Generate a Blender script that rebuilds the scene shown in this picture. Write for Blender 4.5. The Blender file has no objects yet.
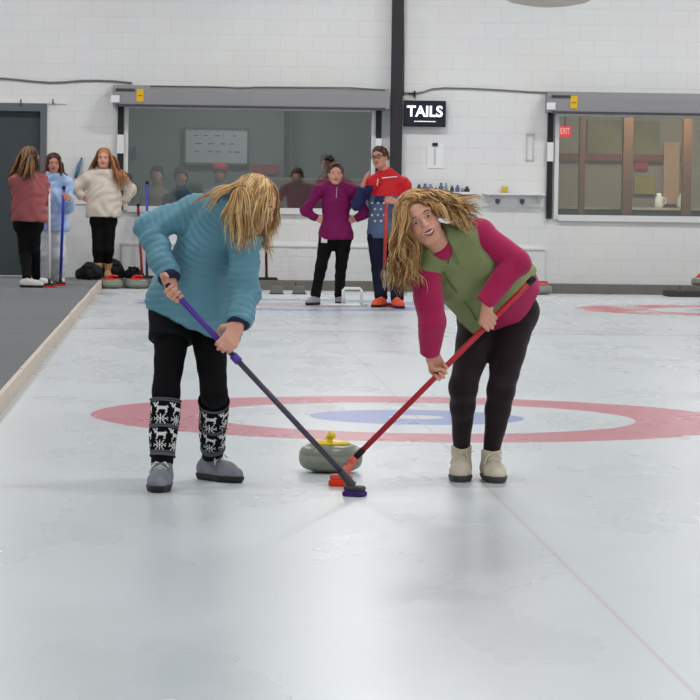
import bpy, bmesh, math, random
import numpy as np
from mathutils import Vector, Matrix
from mathutils.bvhtree import BVHTree
random.seed(7); rng = np.random.default_rng(7)
scn = bpy.context.scene
COL = scn.collection
PI = math.pi
# ---------------------------------------------------------------- camera
FPX, CAMH = 3300.0, 1.28
yaw, pitch, roll = math.atan(168/3300), math.atan(162/3300), 0.014
fw = Vector((math.sin(yaw)*math.cos(pitch), math.cos(yaw)*math.cos(pitch), -math.sin(pitch)))
r0 = fw.cross(Vector((0, 0, 1))).normalized(); u0 = r0.cross(fw).normalized()
cr = (r0*math.cos(roll)+u0*math.sin(roll)).normalized(); cu = cr.cross(fw).normalized()
cam = bpy.data.cameras.new('camera'); camo = bpy.data.objects.new('camera', cam); COL.objects.link(camo)
cam.sensor_width = 36; cam.lens = 36*FPX/700; cam.clip_end = 300; cam.clip_start = .2
M = Matrix((cr, cu, -fw)).transposed().to_4x4(); M.translation = (0, 0, CAMH)
camo.matrix_world = M; scn.camera = camo
CP = Vector((0, 0, CAMH))
def P(px, py, Y):
    """point of the place seen at px,py whose distance down the sheet is Y"""
    d = fw + cr*((px-350)/FPX) + cu*((350-py)/FPX)
    return CP + d*(Y/d.y)
def G(px, py, z=0.0):
    d = fw + cr*((px-350)/FPX) + cu*((350-py)/FPX)
    return CP + d*((z-CAMH)/d.z)
V = lambda *a: Vector(a)
# ---------------------------------------------------------------- materials
MATS = {}
def mat(name, col, rough=.6, spec=.4, metal=0, noise=0, nscale=20, bump=0, bscale=60, emit=None, estr=0, sheen=0, stretch=None):
    if name in MATS: return MATS[name]
    m = bpy.data.materials.new(name); m.use_nodes = True; nt = m.node_tree; b = nt.nodes['Principled BSDF']
    c = [(x/255)**2.2 if x > 1 else x for x in col]
    b.inputs['Base Color'].default_value = (*c, 1); b.inputs['Roughness'].default_value = rough
    b.inputs['Specular IOR Level'].default_value = spec; b.inputs['Metallic'].default_value = metal
    if sheen: b.inputs['Sheen Weight'].default_value = sheen
    if noise or bump:
        tc = nt.nodes.new('ShaderNodeTexCoord'); src = tc.outputs['Object']
        if stretch:
            mp = nt.nodes.new('ShaderNodeMapping'); mp.inputs['Scale'].default_value = stretch
            nt.links.new(src, mp.inputs[0]); src = mp.outputs[0]
    if noise:
        n = nt.nodes.new('ShaderNodeTexNoise'); n.inputs['Scale'].default_value = nscale; n.inputs['Detail'].default_value = 5
        mx = nt.nodes.new('ShaderNodeMix'); mx.data_type = 'RGBA'
        nt.links.new(src, n.inputs['Vector']); nt.links.new(n.outputs[0], mx.inputs[0])
        mx.inputs[6].default_value = (*[x*(1-noise) for x in c], 1); mx.inputs[7].default_value = (*[min(1, x*(1+noise)) for x in c], 1)
        nt.links.new(mx.outputs[2], b.inputs['Base Color'])
    if bump:
        n2 = nt.nodes.new('ShaderNodeTexNoise'); n2.inputs['Scale'].default_value = bscale; n2.inputs['Detail'].default_value = 3
        bp = nt.nodes.new('ShaderNodeBump'); bp.inputs['Strength'].default_value = bump; bp.inputs['Distance'].default_value = .01
        nt.links.new(src, n2.inputs['Vector']); nt.links.new(n2.outputs[0], bp.inputs['Height']); nt.links.new(bp.outputs[0], b.inputs['Normal'])
    if emit:
        b.inputs['Emission Color'].default_value = (*[(x/255)**2.2 if x > 1 else x for x in emit], 1); b.inputs['Emission Strength'].default_value = estr
    MATS[name] = m; return m
# ---------------------------------------------------------------- objects
def tag(o, label, cat, group=None, kind=None):
    if label: o['label'] = label
    if cat: o['category'] = cat
    if group: o['group'] = group
    if kind: o['kind'] = kind
    return o
def struct(o): o['kind'] = 'structure'; return o
def empty(name, loc=(0, 0, 0), rz=0):
    o = bpy.data.objects.new(name, None); COL.objects.link(o); o.location = loc; o.rotation_euler = (0, 0, rz); o.empty_display_size = .1
    return o
def mk(name, verts, faces, mats, parent=None, smooth=True, mi=None, world=False):
    me = bpy.data.meshes.new(name)
    verts = np.asarray([tuple(v) for v in verts] if not isinstance(verts, np.ndarray) else verts, dtype=float)
    if parent is not None and world:
        verts = verts - np.array(parent_world(parent))
    me.from_pydata(verts.tolist(), [], [list(f) for f in faces] if not isinstance(faces, np.ndarray) else faces.tolist())
    for m in (mats if isinstance(mats, (list, tuple)) else [mats]): me.materials.append(m)
    if smooth: me.polygons.foreach_set('use_smooth', [True]*len(me.polygons))
    if mi is not None: me.polygons.foreach_set('material_index', np.asarray(mi, dtype=np.int32))
    me.update()
    o = bpy.data.objects.new(name, me); COL.objects.link(o)
    if parent is not None: o.parent = parent
    return o
def parent_world(p):
    v = Vector((0, 0, 0))
    while p is not None: v = v + p.location; p = p.parent
    return v
class MB:
    """collects shapes of one part"""
    def __init__(s): s.v = []; s.f = []; s.mi = []; s.cur = 0
    def add(s, vs, fs):
        o = len(s.v); s.v += [tuple(v) for v in vs]; s.f += [[i+o for i in f] for f in fs]; s.mi += [s.cur]*len(fs); return s
    def box(s, c, d, rot=None):
        x, y, z = [q/2 for q in d]
        vs = [Vector((i*x, j*y, k*z)) for k in (-1, 1) for j in (-1, 1) for i in (-1, 1)]
        if rot is not None: vs = [rot @ v for v in vs]
        vs = [v+Vector(c) for v in vs]
        return s.add(vs, [(0, 2, 3, 1), (4, 5, 7, 6), (0, 1, 5, 4), (2, 6, 7, 3), (0, 4, 6, 2), (1, 3, 7, 5)])
    def b2(s, a, b):
        a = Vector(a); b = Vector(b); return s.box((a+b)/2, [abs(q) for q in (b-a)])
    def tube(s, pts, r, n=8, caps=True, flat=None):
        pts = [Vector(p) for p in pts]; m = len(pts)
        rs = r if isinstance(r, (list, tuple)) else [r]*m
        vs = []; prev = None
        for i, p in enumerate(pts):
            t = (pts[min(i+1, m-1)]-pts[max(i-1, 0)])
            if t.length < 1e-9: t = Vector((0, 0, 1))
            t.normalize()
            a = prev if prev is not None else (Vector((0, 0, 1)) if abs(t.z) < .9 else Vector((1, 0, 0)))
            a = (a - t*a.dot(t));
            if a.length < 1e-6: a = t.orthogonal()
            a.normalize(); b = t.cross(a); prev = a
            for k in range(n):
                an = 2*PI*k/n
                vs.append(p + (a*math.cos(an)*(flat or 1)+b*math.sin(an))*rs[i])
        fs = [(i*n+k, i*n+(k+1) % n, (i+1)*n+(k+1) % n, (i+1)*n+k) for i in range(m-1) for k in range(n)]
        if caps: fs += [tuple(range(n))[::-1], tuple((m-1)*n+k for k in range(n))]
        return s.add(vs, fs)
    def lathe(s, prof, c=(0, 0, 0), n=32):
        m = len(prof); vs = [Vector(c)+Vector((r*math.cos(2*PI*k/n), r*math.sin(2*PI*k/n), z)) for r, z in prof for k in range(n)]
        fs = [(i*n+k, i*n+(k+1) % n, (i+1)*n+(k+1) % n, (i+1)*n+k) for i in range(m-1) for k in range(n)]
        fs += [tuple(range(n))[::-1], tuple((m-1)*n+k for k in range(n))]
        return s.add(vs, fs)
    def build(s, name, mats, parent=None, smooth=False, world=False, bevel=0):
        o = mk(name, s.v, s.f, mats, parent, smooth, s.mi, world)
        if bevel:
            bm = bmesh.new(); bm.from_mesh(o.data); bmesh.ops.bevel(bm, geom=bm.edges[:], offset=bevel, segments=2, affect='EDGES', profile=.5)
            bm.to_mesh(o.data); bm.free()
        return o
# ---------------------------------------------------------------- implicit surfaces
class Field:
    def __init__(s, lo, hi, h):
        s.h = h; s.lo = np.array(lo, float); s.n = np.ceil((np.array(hi)-s.lo)/h).astype(int)+1
        s.D = np.full(s.n, 1.0, dtype=np.float32)
    def _reg(s, lo, hi):
        i0 = np.maximum(0, np.floor((np.array(lo)-s.lo)/s.h).astype(int)); i1 = np.minimum(s.n, np.ceil((np.array(hi)-s.lo)/s.h).astype(int)+1)
        if np.any(i1 <= i0): return None, None
        ax = [s.lo[a]+s.h*np.arange(i0[a], i1[a]) for a in range(3)]
        X, Y, Z = np.meshgrid(*ax, indexing='ij', sparse=False)
        return tuple(slice(i0[a], i1[a]) for a in range(3)), np.stack([X, Y, Z], -1).astype(np.float32)
    def _mix(s, sl, d, k, mode):
        D = s.D[sl]
        if mode == 'add':
            if k > 0:
                hh = np.maximum(k-np.abs(D-d), 0)/k; s.D[sl] = np.minimum(D, d)-hh*hh*k*.25
            else: s.D[sl] = np.minimum(D, d)
        else:
            d = -d
            if k > 0:
                hh = np.maximum(k-np.abs(D-d), 0)/k; s.D[sl] = np.maximum(D, d)+hh*hh*k*.25
            else: s.D[sl] = np.maximum(D, d)
    def cone(s, a, b, ra, rb, k=.01, flat=None, fs=1.0, mode='add'):
        a = np.array(a, float); b = np.array(b, float); R = max(ra, rb)+k+3*s.h
        sl, p = s._reg(np.minimum(a, b)-R, np.maximum(a, b)+R)
        if sl is None: return s
        q = p-a.astype(np.float32); ba = b-a; L = max(ba@ba, 1e-12)
        t = np.clip((q@ba.astype(np.float32))/L, 0, 1); v = q-t[..., None]*ba.astype(np.float32)
        if flat is not None:
            f = np.array(flat, np.float32); vf = v@f; v = v+f*(vf*(1/fs-1))[..., None]
        d = np.sqrt((v*v).sum(-1))-(ra+(rb-ra)*t)
        s._mix(sl, d.astype(np.float32), k, mode); return s
    def chain(s, pts, rs, k=.01, **kw):
        for i in range(len(pts)-1): s.cone(pts[i], pts[i+1], rs[i], rs[i+1], k, **kw)
        return s
    def ell(s, c, r, R=None, k=.01, mode='add'):
        c = np.array(c, float); m = max(r)+k+3*s.h
        sl, p = s._reg(c-m, c+m)
        if sl is None: return s
        q = p-c.astype(np.float32)
        if R is not None: q = q@np.array(R, np.float32)
        r = np.array(r, np.float32); k0 = np.sqrt(((q/r)**2).sum(-1)); k1 = np.sqrt(((q/(r*r))**2).sum(-1))+1e-9
        s._mix(sl, (k0*(k0-1)/k1).astype(np.float32), k, mode); return s
    def cut(s, p0, n, R=.35, k=.004):
        """removes what lies beyond the plane (on the side n points to), near p0"""
        p0 = np.array(p0, float); n = np.array(n, float); n = n/np.linalg.norm(n)
        sl, p = s._reg(p0-R, p0+R)
        if sl is None: return s
        d = ((p-p0.astype(np.float32))@n.astype(np.float32)); s.D[sl] = np.maximum(s.D[sl], d.astype(np.float32)); return s
    def mesh(s):
        D = s.D; n = s.n; h = s.h
        D[0] = D[-1] = 1; D[:, 0] = D[:, -1] = 1; D[:, :, 0] = D[:, :, -1] = 1
        sg = D < 0; cn = n-1
        idx = lambda i, j, k: (i*cn[1]+j)*cn[2]+k
        cells = []; pts = []; quads = []
        for a in range(3):
            o = [slice(None)]*3; q = [slice(None)]*3; o[a] = slice(0, -1); q[a] = slice(1, None)
            I = np.argwhere(sg[tuple(o)] != sg[tuple(q)])
            if len(I) == 0: continue
            J = I.copy(); J[:, a] += 1
            d0 = D[I[:, 0], I[:, 1], I[:, 2]]; d1 = D[J[:, 0], J[:, 1], J[:, 2]]
            t = d0/(d0-d1); p = I.astype(float); p[:, a] += t
            b, c = (a+1) % 3, (a+2) % 3
            four = []
            for db, dc in ((0, 0), (-1, 0), (-1, -1), (0, -1)):
                C = I.copy(); C[:, b] += db; C[:, c] += dc; ci = idx(C[:, 0], C[:, 1], C[:, 2]); four.append(ci); cells.append(ci); pts.append(p)
            Q = np.stack(four, 1); fl = d0 > 0; Q[fl] = Q[fl][:, ::-1]; quads.append(Q)
        cells = np.concatenate(cells); pts = np.concatenate(pts); quads = np.concatenate(quads)
        u, inv = np.unique(cells, return_inverse=True); cnt = np.bincount(inv)
        vv = np.stack([np.bincount(inv, pts[:, a])/cnt for a in range(3)], 1)
        F = np.searchsorted(u, quads)
        return s.lo+vv*h, F
def laplace(v, F, it=2, lam=.5):
    v = v.copy(); e = np.concatenate([F[:, [0, 1]], F[:, [1, 2]], F[:, [2, 3]], F[:, [3, 0]]]); n = len(v)
    deg = np.bincount(e[:, 0], minlength=n)+np.bincount(e[:, 1], minlength=n)
    for _ in range(it):
        acc = np.stack([np.bincount(e[:, 0], v[e[:, 1], a], n)+np.bincount(e[:, 1], v[e[:, 0], a], n) for a in range(3)], 1)/np.maximum(deg, 1)[:, None]
        v = v+lam*(acc-v)
    return v
def vnormals(v, F):
    fn = np.cross(v[F[:, 2]]-v[F[:, 0]], v[F[:, 3]]-v[F[:, 1]]); n = np.zeros_like(v)
    for k in range(4):
        for a in range(3): n[:, a] += np.bincount(F[:, k], fn[:, a], len(v))
    return n/(np.linalg.norm(n, axis=1)[:, None]+1e-12)
def seg_coord(v, segs):
    """running length along the nearest bone, for cloth folds"""
    best = np.full(len(v), 9.); s = np.zeros(len(v)); L0 = 0; sid = np.zeros(len(v), int)
    for i, (a, b, r) in enumerate(segs):
        a = np.array(a); b = np.array(b); ba = b-a; L = np.linalg.norm(ba); t = (v-a)@ba/(L*L); tc = np.clip(t, 0, 1)
        d = np.linalg.norm(v-a-tc[:, None]*ba, axis=1)-r; m = d < best
        best[m] = d[m]; s[m] = L0+t[m]*L; sid[m] = i
        L0 += L+.5
    return s, sid
def frame(f, u):
    f = Vector(f).normalized(); u = Vector(u); u = (u-f*u.dot(f)).normalized(); x = f.cross(u)
    return x, f, u          # x = to the person's right hand side when f is forward
E_L1, E_L2, E_H, E_WALL, E_W, EXPO = 30, 75, 95, 1.4, .8, -0.45
LCOL = (1, .98, .96)
# ---------------------------------------------------------------- people
M_eye = mat('eye_white', (225, 222, 215), .3); M_iris = mat('iris', (50, 40, 35), .3)
M_lip = mat('lip', (165, 80, 78), .5); M_teeth = mat('teeth', (235, 230, 222), .3)
def skin(name, col): return mat(name, col, .55, .35, noise=.06, nscale=25)
SK = skin('skin', (218, 160, 138)); SK2 = skin('skin_tan', (205, 145, 122))
def hand_prims(C, a, d, n, side, sc=1.0, grip=True):
    """C: centre of what is gripped, a: its axis, d: wrist->knuckles, n: way the palm faces, side: +1/-1 which way along a the thumb is"""
    d = Vector(d); a = Vector(a).normalized(); n = Vector(n)
    dw = d.normalized()
    if grip:
        d = (d-a*d.dot(a)).normalized(); dw = (d*.45+dw*.75).normalized()
        nn = a.cross(d).normalized(); n = nn if nn.dot(n) > 0 else -nn
        s = a*side; K = Vector(C)-d*.014*sc-n*.027*sc
    else:
        d = d.normalized(); n = (n-d*n.dot(d)).normalized(); s = d.cross(n)*side; K = Vector(C)
    W = K-dw*.085*sc
    out = []; L = [1.0, 1.08, 1.0, .82]
    for i in range(4):
        o = s*((1.5-i)*.0195*sc); k = K+o-d*abs(1-i)*.004*sc; ln = L[i]*sc
        out.append((W+o*.55+d*.01*sc, k, .016*sc, .0115*sc, .012))
        if grip:
            p1 = k+d*.036*ln+n*.010*sc; p2 = p1+n*.030*ln-d*.004*sc; p3 = p2-d*.026*ln+n*.001*sc
        else:
            p1 = k+d*.040*ln+n*.008*sc; p2 = p1+d*.024*ln+n*.012*sc; p3 = p2+d*.014*ln+n*.014*sc
        out += [(k, p1, .0105*sc, .0092*sc, .003), (p1, p2, .0092*sc, .0084*sc, .003), (p2, p3, .0084*sc, .0072*sc, .003)]
    t0 = W+d*.025*sc+s*.022*sc
    if grip: t1 = t0+s*.022*sc+n*.018*sc+d*.022*sc; t2 = t1+n*.022*sc+d*.016*sc-s*.004*sc; t3 = t2+d*.012*sc-s*.016*sc+n*.008*sc
    else: t1 = t0+s*.026*sc+d*.022*sc+n*.006*sc; t2 = t1+s*.012*sc+d*.028*sc+n*.006*sc; t3 = t2+d*.022*sc+n*.008*sc
    out += [(W+d*.01, t0, .018*sc, .016*sc, .012), (t0, t1, .0150*sc, .0118*sc, .006), (t1, t2, .0115*sc, .0100*sc, .004), (t2, t3, .0100*sc, .0080*sc, .003)]
    return W, out
def np3(*v): return [np.array(tuple(x), float) for x in v]
def head_prims(F, c, f, u, sc=1.0, smile=False):
    x, f, u = frame(f, u); R = np.array([[x[i], f[i], u[i]] for i in range(3)])
    L = lambda p: Vector(c)+(x*p[0]+f*p[1]+u*p[2])*sc
    E = lambda p, r, k=.012, mode='add': F.ell(L(p), [q*sc for q in r], R, k*sc, mode)
    C = lambda a, b, ra, rb, k=.008, mode='add': F.cone(L(a), L(b), ra*sc, rb*sc, k*sc, mode=mode)
    E((0, -.012, .032), (.074, .092, .083))
    E((0, .020, -.035), (.060, .064, .072), .02)
    E((0, .052, -.088), (.026, .024, .022), .022)
    for s in (-1, 1):
        E((s*.034, .052, -.032), (.026, .026, .026), .02)
        C((s*.052, .0, -.055), (s*.02, .052, -.092), .016, .016, .02)
        E((s*.073, -.008, -.012), (.008, .018, .030), .004)
        C((s*.048, .062, .026), (s*.012, .074, .024), .010, .010, .016)
        E((s*.030, .086, .006), (.016, .012, .010), .010, 'sub')
    C((0, .076, .016), (0, .094, -.024), .008, .0115, .008)
    for s in (-1, 1): E((s*.011, .088, -.026), (.008, .010, .007), .006)
    if smile:
        E((0, .080, -.056), (.034, .020, .020), .012)
        E((0, .096, -.058), (.030, .022, .0105), .003, 'sub')
    else:
        C((-.020, .078, -.056), (.020, .078, -.056), .0075, .0075, .008)
    return L, R
def face_parts(root, bodyo, L, R, sc, base, smile, brow, lipcol=M_lip):
    x, f, u = (Vector(R[:, i]) for i in range(3))
    for s in (-1, 1):
        m = MB()
        def sph(cc, r, mi, sq=(1, 1, 1), n=12):
            vs = []; fs = []
            for i in range(n//2+1):
                for j in range(n):
                    th = PI*i/(n//2); ph = 2*PI*j/n
                    vs.append(cc+(x*math.sin(th)*math.cos(ph)*sq[0]+f*math.sin(th)*math.sin(ph)*sq[1]+u*math.cos(th)*sq[2])*r)
            fs = [(i*n+j, i*n+(j+1) % n, (i+1)*n+(j+1) % n, (i+1)*n+j) for i in range(n//2) for j in range(n)]
            m.cur = mi; m.add(vs, fs)
        sph(L((s*.030, .074, .005)), .0125*sc, 0, (1.15, 1, .28 if smile else .5)); sph(L((s*.030, .0810, .004)), .0075*sc, 1, (1, 1, .5 if smile else .85))
        m.build('eye', [M_eye, M_iris], bodyo, True)
        MB().tube([L((s*.050, .066, .018)), L((s*.040, .080, .026)), L((s*.028, .086, .029)), L((s*.014, .086, .024))], [q*sc*(1.5 if base else 1) for q in (.001, .0024, .0028, .0015)], 6).build('eyebrow', brow, bodyo, True)
    ln = MB()
    w = .034 if smile else .022
    z0 = -.056
    up = [L((w*t, .0905-.016*t*t-(-.003 if smile else .001), z0+(.003 if smile else .004)+(.013 if smile else 0)*t*t)) for t in np.linspace(-1, 1, 9)]
    lo = [L((w*t, .0895-.016*t*t-(-.002 if smile else .001), z0-(.017 if smile else .004)*(1-t*t)+(.016 if smile else .004)*t*t)) for t in np.linspace(-1, 1, 9)]
    rr = [.0012*sc]+[(.0030 if smile else .0040)*sc]*7+[.0012*sc]
    ln.tube(up, rr, 6); ln.tube(lo, rr, 6); ln.build('lips', lipcol, bodyo, True)
    if smile:
        MB().tube([L((w*.85*t, .0885-.014*t*t, z0-.003+.012*t*t)) for t in np.linspace(-1, 1, 9)], [.003*sc]+[.0055*sc]*7+[.003*sc], 6).build('teeth', M_teeth, bodyo, True)
def hair(root, c, f, u, sc, mats, n, length, rad, grav, curl=.0, part=0.0, coll=(), cap=True, stiff=.55, seed=1, jitter=.15, name='hair', back=0, front=.35, steps=14, clump=8, droop=0, hline=.55):
    R = random.Random(seed); x, f, u = frame(f, u); c = Vector(c); m = MB()
    cc = (0, -.018, .036); rr = (.080, .095, .087)
    T = lambda p: c+(x*p[0]+f*p[1]+u*p[2])*sc
    def inv(w): d = (w-c)/sc; return Vector((d.dot(x), d.dot(f), d.dot(u)))
    if cap:
        n1, n2 = 56, 32; vs = []; idx = {}
        for i in range(n2+1):
            for j in range(n1):
                th = PI*.74*i/n2; ph = 2*PI*j/n1
                p = (rr[0]*math.sin(th)*math.cos(ph), rr[1]*math.sin(th)*math.sin(ph), rr[2]*math.cos(th))
                fr = max(0, math.sin(ph)); k = 1.0
                # pulled back to the hairline at the face
                th2 = th*(1-.36*fr**1.2) if th > .3 else th
                p = (rr[0]*math.sin(th2)*math.cos(ph), rr[1]*math.sin(th2)*math.sin(ph), rr[2]*math.cos(th2))
                vs.append(T((p[0]+cc[0], p[1]+cc[1], p[2]+cc[2])))
        m.cur = 1; m.add(vs, [(i*n1+j, (i+1)*n1+j, (i+1)*n1+(j+1) % n1, i*n1+(j+1) % n1) for i in range(n2) for j in range(n1)])
    okd = lambda d: not ((d.y > front and d.z < hline+.25*d.y) or (d.y > 0 and d.z < .1))
    for q in range(n):
        if q % clump == 0:
            while True:
                ph = R.uniform(0, 2*PI); th = math.acos(R.uniform(-.35, 1))
                dc = Vector((math.sin(th)*math.cos(ph), math.sin(th)*math.sin(ph), math.cos(th)))
                if okd(dc): break
            sidec = 1 if dc.x > part else -1
            gc = grav(dc, sidec, R) if callable(grav) else Vector(grav)
            lc = length(dc, sidec, R) if callable(length) else length*R.uniform(.8, 1.1)
            phc = R.uniform(0, 6.28); frc = R.uniform(30, 46); jc = Vector([R.gauss(0, jitter) for _ in range(3)]); mc = R.choice(range(len(mats)))
        for _t in range(20):
            d = (dc+Vector([R.gauss(0, .13 if clump > 1 else 0) for _ in range(3)])).normalized()
            if okd(d): break
        p = T((cc[0]+rr[0]*d.x, cc[1]+rr[1]*d.y, cc[2]+rr[2]*d.z))
        # first run away from the parting and back, along the scalp
        side = sidec
        v = (x*side*.9-f*(.35+back)+u*.15).normalized()
        nrm = (x*d.x+f*d.y+u*d.z).normalized(); v = (v-nrm*v.dot(nrm)*.9).normalized()
        g0 = gc; ln = lc*R.uniform(.86, 1.08)
        pts = [p.copy()]; ph0 = phc+R.gauss(0, .35); fr = frc; st = ln/steps; jt = jc+Vector([R.gauss(0, jitter*.35) for _ in range(3)])
        cur = p.copy()
        for k in range(steps):
            g = g0 if not droop else g0+Vector((0, 0, -droop*k/steps))
            v = (v*stiff+(g.normalized()+jt)*(1-stiff)).normalized()
            cur = cur+v*st
            l = inv(cur); e = Vector((l.x/(rr[0]*1.04), (l.y-cc[1])/(rr[1]*1.04), (l.z-cc[2])/(rr[2]*1.04)))
            if e.length < 1: cur = T((e.normalized().x*rr[0]*1.05, e.normalized().y*rr[1]*1.05+cc[1], e.normalized().z*rr[2]*1.05+cc[2]))
            e2 = Vector((l.x/.064, (l.y-.02)/.070, (l.z+.05)/.075))
            if e2.length < 1:
                e2.normalize(); cur = T((e2.x*.066, e2.y*.072+.02, e2.z*.077-.05))
            for (a, b, ra, rb) in coll:
                a = Vector(a); b = Vector(b); t = max(0, min(1, (cur-a).dot(b-a)/(b-a).length_squared)); qn = a+(b-a)*t; w = cur-qn; r_ = ra+(rb-ra)*t+.006
                if w.length < r_: cur = qn+w.normalized()*r_
            amp = curl*min(1, k/5); off = (x*math.sin(fr*k*st+ph0)+f*math.cos(fr*k*st+ph0))*amp
            pts.append(cur+off)
        r_ = rad*R.uniform(.7, 1.25)
        m.cur = mc if R.random() < .6 else R.choice(range(len(mats)))
        m.tube(pts, [r_*(.75+.5*math.sin(PI*i/steps))*(1-.72*(i/steps)**2) for i in range(len(pts))], 4)
    return m.build(name, mats, root, True)
def shoe(root, ank, dirv, z0, upper, sole, laces=None, L=.26, w=.043, h=.004, name='shoe', collar=.035):
    d = Vector((dirv[0], dirv[1], 0)).normalized(); s = Vector((d.y, -d.x, 0)); a = Vector((ank[0], ank[1], z0))
    pt = lambda y, z, x=0: a+d*y+s*x+Vector((0, 0, z))
    k = L/.26; top = ank[2]-z0
    F = Field(a-Vector((.3, .3, .05)), a+Vector((.3, .3, top+.12)), h)
    F.cone(pt(-.045*k, .048), pt(.10*k, .040), w*.86, w*.98, .02)
    F.cone(pt(.10*k, .040), pt(.158*k, .034), w*.98, w*.72, .02)
    F.cone(pt(-.02*k, .06), Vector(ank)+Vector((0, 0, -.0)), w*.9, collar*1.15, .03)
    F.cone(pt(.0, .075), pt(.10*k, .045), .034, .03, .02)
    F.cut(pt(0, .018), (0, 0, -1)); F.cut(Vector(ank)+Vector((0, 0, .012)), (0, 0, 1))
    v, f = F.mesh(); sh = mk(name, laplace(v, f, 2), f, upper, root, True)
    F = Field(a-Vector((.3, .3, .03)), a+Vector((.3, .3, .12)), h)
    F.cone(pt(-.045*k, .028), pt(.10*k, .028), w*.93, w*1.06, .01); F.cone(pt(.10*k, .028), pt(.160*k, .028), w*1.06, w*.80, .02)
    F.cut(pt(0, .030), (0, 0, 1)); F.cut(pt(0, .0), (0, 0, -1))
    v, f = F.mesh(); mk('sole', laplace(v, f, 1), f, sole, sh, True)
    if laces:
        m = MB()
        for i in range(5):
            y = .045+.018*i; z = .102-.0095*i
            m.tube([pt(y*k, z-.014, -.026), pt(y*k+.006, z+.002, 0), pt((y+.012)*k, z-.014, .026)], .0038, 5)
            m.tube([pt(y*k, z-.014, .026), pt(y*k+.006, z+.002, 0), pt((y+.012)*k, z-.014, -.026)], .0038, 5)
        m.tube([pt(.03, .11, 0), pt(.05, .118, .02), pt(.06, .1, .035), pt(.075, .075, .045)], .0038, 5); m.tube([pt(.03, .11, 0), pt(.05, .118, -.02), pt(.062, .1, -.035)], .0038, 5)
        m.build('laces', laces, sh, True)
    return sh
def bounds(pts, pad): a = np.array([tuple(p) for p in pts]); return a.min(0)-pad, a.max(0)+pad
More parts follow.
